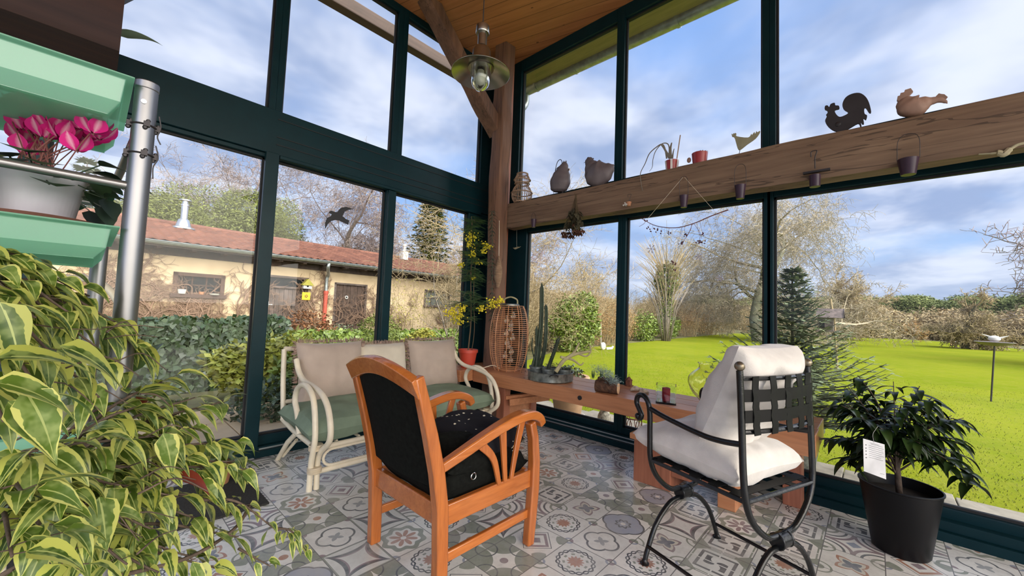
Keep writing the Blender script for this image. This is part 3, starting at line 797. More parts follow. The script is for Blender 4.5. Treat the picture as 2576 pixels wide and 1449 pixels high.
# mimosa in a red plastic pot
c = Vector((2.70, 3.09, ZT)); mm = thing('mimosa_plant', 'tall feathery mimosa with yellow flowers in a red plastic pot at the room corner', 'plant', c)
p_ = build('pot', pot(G(), c, .068, .092, .185, .01), 'plastic_red', mm, label='red plastic pot')
build('soil', G().lathe(c, [(0, .165), (.088, .165), (.088, .160)], 20), 'soil', p_)
stem = bez([c+Vector((0, 0, .16)), c+Vector((.02, .0, .5)), c+Vector((.0, .01, .95)), c+Vector((-.01, .0, 1.3)), c+Vector((-.02, .02, 1.58))], 8)
g = G().tube(stem, [.008-.005*i/len(stem) for i in range(len(stem))], 6).tube([v+Vector((.03+.01*sin(i*.4), -.02, 0)) for i, v in enumerate(stem[:24])], .004, 5)
twigs = []
for px, py, d in ((1148, 800, 4.0), (1135, 770, 3.95), (1245, 762, 3.85), (1228, 770, 3.85), (1165, 745, 4.0), (1200, 700, 4.05), (1165, 640, 4.1), (1225, 625, 4.05), (1180, 580, 4.1), (1195, 560, 4.1), (1215, 660, 4.0), (1175, 690, 4.1)):
    e = dep(px, py, d); s0 = min(stem, key=lambda q: abs(q.z-(e.z-.03))); cc = bez([s0, s0.lerp(e, .5)+Vector((0, 0, .05)), e], 5); twigs.append(cc); g.tube(cc, .003, 4)
build('stems', g, 'stem', mm)
g = G()
def feather(g_, p, d, L, W=.03):
    d = Vector(d).normalized(); sd = d.cross(Vector((0, 0, 1)))
    sd = sd.normalized() if sd.length > .01 else Vector((1, 0, 0)); cur = Vector(p)
    n = int(L/.011)
    for i in range(n):
        t = i/n; w_ = W*sin(pi*(t*.85+.12)); q = cur+d*.011
        for s in (-1, 1):
            a = cur+sd*s*w_+Vector((0, 0, -w_*.25))+d*.012
            g_.add([cur, a-d*.0042, a+d*.0030], [(0, 1, 2)])
        cur = q+Vector((0, 0, -.0025*t*n/14)); d = (d+Vector((0, 0, -.03))).normalized()
for cc in twigs+[stem[12:], stem[20:]]:
    for _ in range(26):
        p = rnd.choice(cc); a = rnd.uniform(0, 2*pi); feather(g, p, (cos(a), sin(a), rnd.uniform(-.2, .5)), rnd.uniform(.10, .17), .032)
for _ in range(80):
    p = rnd.choice(stem[8:]); a = rnd.uniform(0, 2*pi); feather(g, p, (cos(a), sin(a), rnd.uniform(-.3, .4)), rnd.uniform(.10, .20), .034)
build('feathery_leaves', g, 'mimosa_green', mm, smooth=False)
g = G()
def puffs(g_, p, n, r):
    for _ in range(n):
        q = p+Vector((rnd.gauss(0, r), rnd.gauss(0, r), rnd.gauss(0, r*.8))); g_.ball(q, rnd.uniform(.006, .010), 5)
for px, py, n, r, d in ((1150, 800, 60, .035, 4.0), (1135, 785, 40, .03, 3.98), (1160, 775, 30, .025, 4.0), (1240, 765, 34, .028, 3.85), (1258, 757, 26, .02, 3.82), (1212, 778, 20, .02, 3.9), (1225, 620, 30, .022, 4.05), (1216, 632, 14, .018, 4.05), (1185, 595, 34, .026, 4.1), (1182, 615, 22, .022, 4.1), (1188, 640, 22, .022, 4.1), (1200, 662, 10, .015, 4.1), (1190, 700, 8, .012, 4.1), (1160, 665, 14, .02, 4.1)):
    g = G(); puffs(g, dep(px, py, d), int(n*1.8), r*1.1); build('flower_cluster', g, 'mimosa_yellow', mm)
# dried feathery garland climbing the oak post
g = G(); gar = bez([dep(1238, y, 4.05) for y in (530, 580, 640, 700, 770, 830)], 6)
g.tube(gar, .004, 5)
mat('dry_fern', (.10, .11, .07), .8, island=.5)
for p in gar:
    for _ in range(7):
        a = rnd.uniform(0, 2*pi); g.leaf(p, (cos(a), sin(a), rnd.uniform(-.4, .1)), (0, 0, 1), rnd.uniform(.05, .09), .010, .8, .1, 3, 1)
build('fir_garland', g, 'dry_fern', None, 'dried dark green garland hanging down the oak corner post', 'garland')

# cactus tray
c = Vector((2.83, 2.12, ZT)); tr = thing('metal_tray', 'round galvanised tray with handles holding potted cacti on the console', 'tray', c)
g = G().lathe(c, [(0, 0), (.185, 0), (.200, .010), (.203, .075), (.207, .080), (.200, .082), (.196, .075), (.192, .012), (0, .010)], 40)
build('tray_body', g, 'galvanised', tr)
for s in (-1, 1):
    q = c+Vector((.145*-s, .145*s*-1*-1, 0)); q = c+Vector((-.142, -.142, .06)) if s < 0 else c+Vector((.142, .142, .06))
    t_ = Vector((-.707, .707, 0)); o_ = (q-c-Vector((0, 0, .06))).normalized()
    build('tray_handle', G().tube(bez([q+t_*.035, q+t_*.03+o_*.018+Vector((0, 0, .012)), q+o_*.026+Vector((0, 0, .022)), q-t_*.03+o_*.018+Vector((0, 0, .012)), q-t_*.035], 5), .004, 6), 'black_rubber', tr)
def bucket(cx, cy, lab, name='potted_cactus', r=.062, h=.105, z=.012):
    cc = Vector((cx, cy, ZT+z)); rt = thing(name, lab, 'plant', cc)
    po = build('pot', G().lathe(cc, [(0, 0), (r*.78, 0), (r*.97, h*.85), (r*1.04, h*.86), (r*1.04, h*.92), (r*.99, h*.93), (r*1.03, h), (r*.96, h), (r*.9, h*.8)], 24), 'galvanised', rt)
    build('soil', G().lathe(cc, [(0, h*.88), (r*.95, h*.88), (r*.95, h*.86)], 16), 'soil', po)
    return rt, cc+Vector((0, 0, h*.86))
def column_cactus(g_, pts, r, ribs=6):
    pts = bez(pts, 6); n = ribs*2; vs = []; fs = []
    for i, p in enumerate(pts):
        t = i/(len(pts)-1); rr = r*(1-.18*t)*(1 if t < .93 else max(.2, sqrt(max(0, 1-((t-.93)/.07)**2))))
        for j in range(n):
            a = 2*pi*j/n; k = rr*(1.0 if j % 2 == 0 else .62); vs.append(p+Vector((cos(a)*k, sin(a)*k, 0)))
    for i in range(len(pts)-1):
        for j in range(n): fs.append((i*n+j, i*n+(j+1) % n, (i+1)*n+(j+1) % n, (i+1)*n+j))
    fs.append(tuple((len(pts)-1)*n+j for j in range(n)))
    g_.add(vs, fs)
Z = lambda k: Vector((0, 0, k))
rt, s0 = bucket(2.77, 2.23, 'tall branching column cactus in a galvanised pot in the tray', r=.066)
hz = lambda px, py, d: dep(px, py, d)
g = G(); dd = 3.55
column_cactus(g, [s0, hz(1356, 870, dd), hz(1362, 800, dd), hz(1363, 712, dd)], .023)
column_cactus(g, [s0+Vector((.02, -.02, 0)), hz(1371, 870, dd-.02), hz(1374, 800, dd), hz(1373, 766, dd)], .019)
column_cactus(g, [s0+Vector((-.02, .03, 0)), hz(1350, 880, dd), hz(1350, 820, dd)], .018)
g.tube(bez([s0, hz(1341, 890, dd), hz(1338, 870, dd), hz(1340, 850, dd)], 5), .006, 6)
build('cactus_columns', g, 'cactus_green', rt)
rt, s0 = bucket(2.755, 2.09, 'spiny leaning cactus in a small galvanised pot in the tray middle', r=.055, h=.10)
g = G(); sp_ = bez([s0, hz(1382, 918, 3.42), hz(1394, 885, 3.40), hz(1406, 850, 3.38)], 8)
g.tube(sp_, [.016]*(len(sp_)-3)+[.018, .014, .006], 7)
build('stem', g, 'cactus_green', rt)
g = G()
for i, p in enumerate(sp_):
    for k in range(9): a = k*.7+i*1.3; g.leaf(p, (cos(a), sin(a), .5), (0, 0, 1), .034+.014*(i > len(sp_)*.6), .013, .2, .1, 2, 1)
mat('dark_succulent', (.10, .10, .05), .6, col2=(.20, .08, .08), island=.5)
build('spines', g, 'dark_succulent', rt, smooth=False)
rt, s0 = bucket(2.86, 1.99, 'aloe with short leaves in a small galvanised pot at the right of the tray', 'potted_aloe', r=.058, h=.10)
g = G()
for k in range(18): a = k*2.4; g.leaf(s0, (cos(a), sin(a), .9), (0, 0, 1), .09, .018, .9, .5, 5, 2)
build('leaves', g, 'succulent', rt)
rt, s0 = bucket(2.90, 2.17, 'low bushy succulent in a galvanised pot at the left rear of the tray', 'potted_succulent', r=.06, h=.09)
g = G()
for k in range(90):
    a = rnd.uniform(0, 2*pi); p = s0+Vector((rnd.gauss(0, .04), rnd.gauss(0, .04), rnd.uniform(0, .05))); g.leaf(p, (cos(a), sin(a), .6), (0, 0, 1), .03, .014, .6, .3, 3, 1)
for k in range(120):
    a = rnd.uniform(0, 2*pi); p = hz(1340, 945, 3.5)+Vector((rnd.gauss(0, .035), rnd.gauss(0, .035), rnd.uniform(-.05, .05))); g.leaf(p, (cos(a), sin(a), .1), (0, 0, 1), .022, .012, .8, .3, 2, 1)
build('leaves', g, 'dark_succulent', rt)
# pale driftwood antler
g = G(); dw = 3.25
for pts, r0, r1 in (([(1398, 935), (1420, 905), (1450, 890), (1484, 884)], .018, .010), ([(1425, 903), (1445, 885), (1457, 862)], .014, .006), ([(1410, 898), (1440, 905), (1460, 918), (1468, 912)], .012, .004), ([(1455, 890), (1475, 896), (1486, 884), (1484, 866)], .008, .005)):
    p = bez([hz(x, y, dw+.0004*(x-1400)) for x, y in pts], 6); g.tube(p, [r0+(r1-r0)*i/len(p) for i in range(len(p))], 8)
build('driftwood_branch', g, 'driftwood', None, 'pale forked driftwood antler sticking out of the cactus tray', 'driftwood')
# log planter
c = Vector((2.74, 1.51, ZT)); lg = thing('log_planter', 'short birch log planter with bulbs and grey foliage on the console', 'planter', c)
ax = Vector((.25, -.97, 0)); a0 = c-ax*.085+Z(.047); a1 = c+ax*.085+Z(.047)
build('log', G().tube([a0, a0.lerp(a1, .35), a0.lerp(a1, .7), a1], [.046, .048, .047, .046], 20), 'bark', lg)
for p, s in ((a0, -1), (a1, 1)): build('cut_end', G().tube([p, p+ax*(.0025*s)], .0425, 20), 'cut_wood', lg)
g = G()
for k in range(5): g.ball(c+ax*(-.06+.03*k)+Z(.10+.006*(k % 2)), .017, 8, (1, 1, 1.2))
build('bulbs', g, 'bark', lg)
g = G()
for px in (1492, 1513):
    b_ = dep(px, 950, 3.02)
    for k in range(6): a = k; g.leaf(b_+Vector((.008*cos(a), .008*sin(a), -.01)), (.15*cos(a), .15*sin(a), 1), (0, 0, 1), .07, .012, -.1, .3, 3, 1)
build('shoots', g, 'leaf_green', lg)
g = G()
for k in range(900):
    q = rnd.choice(((1508, 932, 3.05, .03), (1524, 938, 3.0, .025), (1535, 950, 2.95, .025), (1548, 960, 2.9, .018)))
    p = dep(*q[:3])+Vector((rnd.gauss(0, q[3]), rnd.gauss(0, q[3]), rnd.gauss(0, q[3]*.7))); a = rnd.uniform(0, 2*pi)
    d = Vector((cos(a), sin(a), rnd.uniform(-.2, .9))).normalized(); s = d.orthogonal().normalized()*.0016; g.add([p-s, p+s, p+d*.022], [(0, 1, 2)])
build('grey_foliage', g, 'blue_grey_needles', lg, smooth=False)
# shells
for i, (px, py, ln) in enumerate(((1597, 983, .05), (1618, 990, .045))):
    p = onz(px, py, ZT); g = G(); pr = bez([p+Vector((-ln, ln*.3, .006)), p+Vector((-.02, 0, .018)), p+Vector((.01, -.01, .016)), p+Vector((ln, -.02, .004))], 6)
    g.tube(pr, [.004+.018*sin(pi*k/len(pr))**.8 for k in range(len(pr))], 8)
    for k in range(5): g.tube([p+Vector((-.02+.012*k, 0, .03)), p+Vector((-.022+.012*k, 0, .045-.002*k))], [.004, .001], 5)
    build('seashell', g, 'shell', None, ('spiky cream seashell on the console nearer the log planter', 'darker cream seashell on the console beside the glass cube')[i], 'seashell')
# rusty tealight lantern at the back edge
p = onz(1582, 971, ZT); ln = thing('tealight_lantern', 'tiny rusty metal lantern with a pointed roof at the console back edge', 'lantern', p)
build('body', G().box((p.x-.028, p.y-.028, p.z), (p.x+.028, p.y+.028, p.z+.008)).box((p.x-.020, p.y-.020, p.z+.008), (p.x+.020, p.y+.020, p.z+.05)), 'rust', ln, smooth=False, bev=.002)
build('roof', G().lathe(p, [(.038, .05), (.014, .068), (.012, .075), (0, .076)], 4), 'rust', ln, smooth=False)
build('ring', G().tube(circ(p+Z(.088), .012, 12, 'y'), .0015, 5, closed=True), 'rust', ln)
# glass cube with candle
p = Vector((2.785, 1.075, ZT)); cu = thing('glass_cube', 'clear square glass holder standing on the console', 'candle holder', p)
s = .065; t = .006; hh = .125; cr_, sr_ = cos(.35), sin(.35)
g = G()
def sq(k, z): return [(p.x+x*cr_-y*sr_, p.y+x*sr_+y*cr_, p.z+z) for x, y in ((-k, -k), (k, -k), (k, k), (-k, k))]
vs = sq(s, 0)+sq(s, hh)+sq(s-t, hh)+sq(s-t, .014)
fs = [(3, 2, 1, 0), (12, 13, 14, 15)]
for a in (0, 4, 8):
    for j in range(4): fs.append((a+j, a+(j+1) % 4, a+4+(j+1) % 4, a+4+j))
build('glass_walls', G().add(vs, fs), 'clear_glass', cu, smooth=False)
cn = thing('pillar_candle', 'dark red pillar candle inside the clear glass cube', 'candle', p+Z(.0145))
build('wax', G().lathe(p+Z(.0145), [(0, 0), (.026, 0), (.027, .088), (.022, .090), (.012, .084), (0, .084)], 20), 'candle_red', cn)
build('wick', G().tube([p+Z(.098), p+Z(.11)], .001, 5), 'black_rubber', cn)
# twisted amber glass vase
p = Vector((2.86, .80, ZT)); g = G(); n = 48; prof = [(.0, .0), (.055, .0), (.062, .012), (.075, .05), (.115, .10), (.142, .155), (.140, .20), (.112, .235), (.082, .262), (.078, .285), (.086, .30)]
pr = [(a.x, a.z) for a in bez([(r, 0, z) for r, z in prof[1:]], 5)]
vs = []; fs = []; m_ = len(pr)
for sh in (0, 1):
    for i, (r, z) in enumerate(pr):
        for j in range(n):
            a = 2*pi*j/n; rr = (r-.004*sh)*(1+.05*abs(cos(6*(a+z*5.5)))); vs.append((p.x+rr*cos(a), p.y+rr*sin(a), p.z+z+(.006 if sh and i == 0 else 0)))
for sh in (0, 1):
    for i in range(m_-1):
        for j in range(n):
            f = tuple(sh*m_*n+k for k in (i*n+j, i*n+(j+1) % n, (i+1)*n+(j+1) % n, (i+1)*n+j)); fs.append(f if sh == 0 else f[::-1])
fs.append(tuple(range(n-1, -1, -1))); fs.append(tuple(m_*n+j for j in range(n)))
for j in range(n): a = (m_-1)*n+j; b_ = (m_-1)*n+(j+1) % n; fs.append((a, b_, b_+m_*n, a+m_*n))
build('glass_vase', G().add(vs, fs), 'amber_glass', None, 'bulbous amber glass vase with twisted ribs on the console behind the metal chair', 'vase')

# ================================================================ things on the oak beam
ZB, XB = 2.335, 3.15
mat('hen_grey', (.16, .13, .14), .5, var=.15, scale=12)
mat('hen_clay', (.40, .24, .18), .6, var=.2, scale=14)
mat('tin', (.42, .40, .26), .45, .4, var=.2)
mat('dark_iron', (.05, .045, .05), .5, .5)
mat('red_glaze', (.36, .03, .03), .35)
mat('white_glaze', (.75, .72, .68), .4)
def zp(u, v, x0, y0, s, x=XB): return onx(x0+u/s, y0+v/s, x)
def pxt(g_, pts, tr_, sc_, sq=None, n=14):
    """volume swept along picture points, radii in the same units"""
    P = [tr_(a, b_) for a, b_, r in pts]; R0 = [r for a, b_, r in pts]
    Q = bez(P, 4); Rr = []
    for i in range(len(R0)-1):
        for k in range(4): t = k/4; t = t*t*(3-2*t); Rr.append((R0[i]*(1-t)+R0[i+1]*t)*sc_)
    Rr.append(R0[-1]*sc_); return g_.tube(Q, Rr, n, sq=sq)
za = lambda u, v: zp(u, v, 1200, 350, 4.14)
zb_ = lambda u, v: zp(u, v, 1550, 200, 3.22)
zc = lambda u, v: zp(u, v, 1950, 150, 3.22)
def psc(a, b_, tr_): return (tr_(*a)-tr_(*b_)).length/sqrt((a[0]-b_[0])**2+(a[1]-b_[1])**2)
SQ = ((1, 0, 0), .62)
# wicker basket lantern
c = Vector((3.15, 2.83, ZB)); bk = thing('wicker_basket', 'small openwork wicker lantern on the oak beam next to the corner post', 'basket', c)
pf = [(.075, 0), (.105, .05), (.110, .10), (.092, .16), (.066, .20), (.075, .235), (.085, .26), (.055, .33)]
pf = [(a.x, a.z) for a in bez([(r, 0, z) for r, z in pf], 5)]
g = G()
for k in range(30): a = 2*pi*k/30; g.tube([(c.x+r*cos(a), c.y+r*sin(a), c.z+z) for r, z in pf], .003, 4)
build('wicker_stakes', g, 'wicker_pale', bk)
for r, z in ((.078, .005), (.112, .11), (.078, .215), (.088, .255), (.058, .325)):
    build('hoop', G().tube(circ(c+Z(z), r+.003, 28), .006, 6, closed=True), 'wicker_pale', bk)
# upright ceramic hen
h1 = thing('hen_figurine', 'upright pear-shaped grey ceramic hen with wire tail on the beam beside the wicker lantern', 'figurine', (XB, za(860, 550).y, ZB), 'bird figures on the beam')
s_ = psc((800, 400), (950, 400), za)
build('body', pxt(G(), [(848, 548, 50), (852, 520, 82), (865, 450, 98), (880, 380, 84), (895, 320, 58), (908, 280, 40), (915, 250, 24), (920, 235, 8)], za, s_, SQ), 'hen_grey', h1)
g = G()
for u in (900, 918, 930): g.leaf(za(u, 245), za(u+4, 205)-za(u, 245), (1, 0, 0), .026, .012, 0, .1, 3, 1)
build('comb', g, 'hen_grey', h1, solid=.003)
build('wattle', G().ball(za(955, 318), .011, 8, (.6, 1, 1.2)).ball(za(905, 300), .009, 8), 'hen_grey', h1)
build('tail_wire', G().tube(bez([za(875, 290), za(885, 240), za(868, 212), (za(840, 235)), za(822, 290), za(815, 340)], 5), .0035, 6).tube(bez([za(812, 330), za(835, 300), za(860, 285)], 5), .003, 6), 'dark_iron', h1)
build('legs', G().tube([za(798, 540), Vector((XB, za(798, 580).y, ZB))], .002, 5).tube([za(890, 545), Vector((XB, za(890, 570).y, ZB))], .008, 6), 'dark_iron', h1)
h2 = thing('hen_figurine', 'plump dark grey ceramic hen with pointed tail against the first window mullion', 'figurine', (XB, za(1260, 480).y, ZB), 'bird figures on the beam')
build('body', pxt(G(), [(1425, 266, 6), (1390, 298, 46), (1335, 338, 84), (1270, 362, 108), (1205, 360, 92), (1160, 350, 52), (1138, 345, 10)], za, s_, SQ), 'hen_grey', h2)
build('neck', pxt(G(), [(1215, 330, 84), (1190, 285, 60), (1172, 245, 38), (1162, 215, 32), (1154, 192, 8)], za, s_, SQ), 'hen_grey', h2)
build('beak', G().tube([za(1145, 235), za(1110, 247)], [.006, .001], 6), 'hen_grey', h2)
build('comb', G().ball(za(1165, 198), .008, 8).ball(za(1190, 198), .008, 8).ball(za(1210, 203), .007, 8).ball(za(1140, 285), .006, 8).ball(za(1150, 300), .006, 8), 'hen_grey', h2)
build('foot_plate', G().box((XB-.02, za(1340, 0).y, ZB), (XB+.02, za(1190, 0).y, ZB+.004)).tube([Vector((XB, za(1270, 0).y, ZB)), Vector((XB, za(1270, 0).y, ZB+.03))], .012, 8), 'hen_grey', h2)
# potted plants
def potb(px, py, r, h, ma, name, lab):
    y = onx(px, py, XB).y; cc = Vector((XB, y, ZB)); rt = thing(name, lab, 'plant', cc)
    po = build('pot', G().lathe(cc, [(0, 0), (r*.84, 0), (r, h), (r*.94, h), (r*.8, .01)], 22), ma, rt)
    build('soil', G().lathe(cc, [(0, h*.9), (r*.94, h*.9), (r*.94, h*.88)], 14), 'soil', po)
    return rt, cc
rt, cc = potb(1690, 424, .052, .085, 'red_glaze', 'potted_air_plant', 'arching strappy plant in a red and white striped pot on the beam')
g = G()
for k in range(6):
    a = 2*pi*k/6+.3; g.add(*(lambda G_: (G_.v, G_.f))(G().strip([cc+Vector((cos(a)*.0445, sin(a)*.0445, .002)), cc+Vector((cos(a)*.054, sin(a)*.054, .084))], .016, .002, (-sin(a), cos(a), 0))))
build('white_stripes', g, 'white_glaze', rt)
mat('dry_strap', (.24, .21, .17), .7, var=.2)
g = G()
for P, r in (([(410, 640), (395, 560), (372, 525), (330, 545), (270, 600), (235, 680), (228, 780), (232, 850), (245, 920)], .007), ([(425, 640), (430, 560), (415, 520), (370, 522), (320, 580), (298, 650), (292, 710), (300, 765)], .006), ([(430, 630), (390, 560), (365, 530)], .012), ([(440, 640), (440, 560), (450, 512)], .015), ([(455, 640), (462, 590), (470, 560)], .008)):
    q = bez([zb_(*a)+Vector((-.075 if a[1] > 760 else 0, 0, 0)) for a in P], 6); g.tube(q, [r*(1-.7*i/len(q)) for i in range(len(q))], 6, sq=((1, 0, 0), .4))
build('strap_leaves', g, 'dry_strap', rt)
build('plant_stake', G().tube([zb_(492, 640), zb_(520, 450)], .004, 6), 'wicker_pale', rt)
rt, cc = potb(1760, 412, .058, .095, 'red_glaze', 'potted_succulent', 'small succulent in a plain red pot on the beam, with a pebble beside it')
g = G()
for k in range(16): a = k*2.4; g.leaf(cc+Vector((cos(a)*.02, sin(a)*.02-.01, .088)), (cos(a), sin(a), .8), (0, 0, 1), .035, .016, .5, .4, 3, 1)
build('leaves', g, 'succulent', rt)
build('pebble', G().ball(zb_(597, 660)+Vector((-.02, 0, 0)), .020, 10, (.6, .8, 1.1)), 'hen_clay', None, 'small round clay disc leaning on the plain red pot', 'ornament')
# flat tin hen, iron rooster, clay hen
def cut(name, lab, pts, tr_, t, ma, extra=None, base=None):
    rt = thing(name, lab, 'figurine', (XB, base if base is not None else tr_(*pts[0]).y, ZB), 'bird figures on the beam')
    build('body', G().prism(bez([tr_(*p) for p in pts]+[tr_(*pts[0])], 3)[:-1], (t, 0, 0)), ma, rt, smooth=False, bev=.0015)
    return rt
r_ = cut('hen_figurine', 'small pale tin hen with fanned tail on the beam left of the second mullion', [(940, 465), (935, 440), (946, 445), (950, 434), (958, 440), (963, 433), (975, 440), (978, 460), (1070, 470), (1095, 440), (1100, 450), (1120, 425), (1125, 440), (1138, 418), (1145, 428), (1162, 417), (1166, 430), (1130, 480), (1060, 530), (1005, 572), (985, 560), (965, 490), (955, 470)], zb_, .006, 'tin', base=zb_(1000, 600).y)
build('leg', G().tube([zb_(1003, 570), Vector((XB, zb_(990, 605).y, ZB))], .0022, 5), 'dark_iron', r_)
r_ = cut('rooster_figurine', 'cut-metal rooster with great curled tail on the oak beam', [(412, 450), (425, 432), (420, 415), (402, 405), (405, 378), (425, 373), (438, 386), (450, 362), (482, 352), (488, 372), (515, 375), (520, 400), (485, 412), (492, 440), (520, 465), (560, 455), (592, 432), (556, 405), (545, 362), (570, 310), (620, 280), (682, 272), (730, 300), (760, 350), (778, 425), (760, 432), (735, 395), (722, 400), (725, 440), (745, 455), (735, 490), (715, 480), (720, 520), (705, 525), (695, 510), (700, 545), (690, 550), (672, 520), (600, 560), (540, 588), (480, 580), (430, 545), (405, 500), (418, 465)], zc, .012, 'dark_iron', base=zc(515, 600).y)
build('leg', G().tube([zc(515, 580), Vector((XB, zc(515, 612).y, ZB))], .004, 6), 'dark_iron', r_)
build('wing', G().ball(zc(510, 525)+Vector((-.006, 0, 0)), .016, 10, (.3, 1, 1)), 'dark_iron', r_)
h3 = thing('hen_figurine', 'broad clay hen bending forward at the right end of the beam', 'figurine', (XB, zc(1150, 480).y, ZB), 'bird figures on the beam')
s3 = psc((1000, 350), (1300, 350), zc)
build('body', pxt(G(), [(1000, 325, 14), (1035, 345, 76), (1085, 372, 120), (1150, 378, 118), (1215, 352, 78), (1270, 335, 42), (1330, 325, 32), (1375, 340, 18), (1395, 355, 4)], zc, s3, SQ), 'hen_clay', h3)
build('comb', G().prism([zc(*p) for p in ((1300, 300), (1325, 275), (1345, 280), (1370, 282), (1398, 305), (1380, 325), (1340, 315))], (.008, 0, 0)), 'hen_clay', h3, smooth=False)
build('tail', G().prism([zc(*p) for p in ((985, 335), (992, 300), (1010, 295), (1015, 275), (1045, 268), (1050, 250), (1098, 235), (1118, 262), (1060, 320), (1020, 350))], (.02, 0, 0)), 'hen_clay', h3, smooth=False, bev=.002)
build('legs', G().tube([zc(1145, 450), Vector((XB, zc(1150, 485).y, ZB))], .004, 6).tube([zc(1180, 450), Vector((XB, zc(1182, 475).y, ZB))], .004, 6), 'dark_iron', h3)

# ================================================================ things hanging from the beam and the frames
XH = 3.05
def hook(px, py0, py1, name, lab, cat, X_=XH):
    top = onx(px, py0, X_); bot = onx(px, py1, X_); rt = thing(name, lab, cat, top); return rt, top, bot
mat('violet_glass', (.055, .028, .05), .35, spec=.3)
for i, (px, y0, y1, y2, w_, lab) in enumerate(((1342, 540, 552, 572, .028, 'small violet glass tealight cup hanging by a wire under the left end of the beam'), (1720, 450, 492, 522, .032, 'dark hanging tealight cup below the striped pot on the beam'), (1862, 420, 466, 500, .036, 'dark hanging tealight cup below the tin hen on the beam'), (2285, 345, 400, 440, .045, 'dark violet hanging lantern cup below the clay hen'))):
    rt, t_, b_ = hook(px, y0, y2, 'hanging_cup', lab, 'candle holder'); m0 = onx(px, y1, XH)
    build('cup', G().lathe(b_, [(0, 0), (w_*.7, 0), (w_, (m0-b_).length), (w_*.94, (m0-b_).length), (w_*.64, .004)], 16), 'violet_glass', rt)
    build('wire_loop', G().tube(bez([m0+Vector((0, w_, 0)), t_+Vector((0, w_*.9, -.01)), t_+Vector((0, 0, .02)), t_+Vector((0, -w_*.9, -.01)), m0+Vector((0, -w_, 0))], 5), .0016, 5), 'dark_iron', rt)
# iron candle rack
p0 = onx(2050, 385, XH); p1 = onx(2050, 470, XH); rk = thing('hanging_rack', 'dark iron hook with crossbar and candle cup hanging on the beam under the rooster', 'candle holder', p0)
build('hook', G().tube(bez([p0+Vector((0, .02, -.02)), p0+Vector((0, .018, .012)), p0+Vector((0, -.01, .012)), p0+Vector((0, 0, -.03)), p0+Vector((0, 0, -.10))], 5), .003, 5), 'dark_iron', rk)
m0 = onx(2050, 432, XH); build('crossbar', G().box((m0.x-.012, m0.y-.075, m0.z-.006), (m0.x+.012, m0.y+.06, m0.z+.006)), 'dark_iron', rk, smooth=False)
build('cup', G().lathe(p1, [(0, 0), (.028, 0), (.03, .075), (.026, .075), (.024, .006)], 14), 'violet_glass', rk)
# bunch of dried flowers
p = onx(1448, 500, 3.02); bn = thing('dried_bouquet', 'bunch of dried roses and leaves hanging upside down under the beam', 'dried flowers', p)
mat('dried_rose', (.24, .10, .06), .85, island=.4, var=.3, scale=30); mat('dried_leaf', (.10, .09, .05), .8, island=.5)
g = G(); g2 = G(); g3 = G()
for k in range(15):
    e = onx(1442+rnd.uniform(-26, 26), rnd.uniform(560, 592), 3.02)+Vector((rnd.uniform(-.05, .05), 0, 0)); g.tube([p+Vector((rnd.uniform(-.01, .01), rnd.uniform(-.01, .01), rnd.uniform(0, .06))), p.lerp(e, .5)+Vector((0, 0, 0)), e], .0022, 4)
    for j in range(7): a = j*.9+k; g2.leaf(e, (cos(a)*.5, sin(a)*.5, -.7), (0, 0, 1), .048, .034, -.3, .5, 3, 1)
    for j in range(6): q = p.lerp(e, rnd.uniform(.35, .9)); a = rnd.uniform(0, 6.3); g3.leaf(q, (cos(a), sin(a), -.4), (0, 0, 1), .07, .036, .9, .3, 4, 1)
build('stems', g, 'stem', bn); build('rose_heads', g2, 'dried_rose', bn); build('leaves', g3, 'dried_leaf', bn)
# flower pot ornament
p = onx(1582, 512, XH); fp = thing('hanging_flowerpot', 'tiny clay pot with white flowers hanging from a bent wire on the beam', 'ornament', p)
build('pot', G().lathe(p-Z(.022), [(0, 0), (.014, 0), (.022, .035), (.018, .035)], 12), 'terracotta', fp)
g = G()
for k in range(14): g.ball(p+Vector((rnd.uniform(-.02, .02), .012+rnd.uniform(0, .035), rnd.uniform(-.012, .018))), .007, 5)
build('white_flowers', g, 'white_glaze', fp)
build('wire', G().tube(bez([p+Z(.01), p+Vector((0, -.01, .05)), p+Vector((0, -.02, .075)), p+Vector((0, .01, .08)), p+Vector((0, .01, .055))], 5), .0016, 5), 'dark_iron', fp)
# berry branch on two threads
XS = 3.05
bb = thing('berry_branch', 'thin arched branch with dark red berries hanging on two threads from the beam', 'branch', onx(1718, 446, XS))
mat('berry', (.10, .012, .02), .5, island=.4); mat('reddish_twig', (.20, .07, .06), .7)
g = G(); br = bez([onx(x, y, XS) for x, y in ((1612, 549), (1650, 568), (1700, 573), (1745, 562), (1790, 543), (1832, 528))], 6); g.tube(br, [.0025+.002*i/len(br) for i in range(len(br))], 5)
g2 = G()
for a, b_ in (((1742, 563), (1716, 612)), ((1740, 565), (1728, 592)), ((1625, 556), (1608, 570)), ((1745, 562), (1765, 600))): g.tube(bez([onx(*a, XS), onx((a[0]+b_[0])/2+3, (a[1]+b_[1])/2, XS), onx(*b_, XS)], 4), .0016, 4)
for px, py, n in ((1715, 612, 12), (1722, 590, 5), (1762, 608, 14), (1768, 590, 6), (1694, 662, 10), (1698, 676, 4), (1630, 572, 5), (1640, 578, 5), (1651, 578, 4), (1664, 585, 2), (1681, 586, 5), (1622, 551, 4)):
    e = onx(px, py, XS)
    if py > 640: g.tube([br[14], e], .0006, 3)
    else: g.tube([min(br, key=lambda q: (q-e).length), e], .001, 3)
    for _ in range(n): g2.ball(e+Vector((rnd.gauss(0, .010), rnd.gauss(0, .010), rnd.gauss(0, .009))), rnd.uniform(.004, .0065), 5)
build('twig', g, 'reddish_twig', bb); build('berries', g2, 'berry', bb)
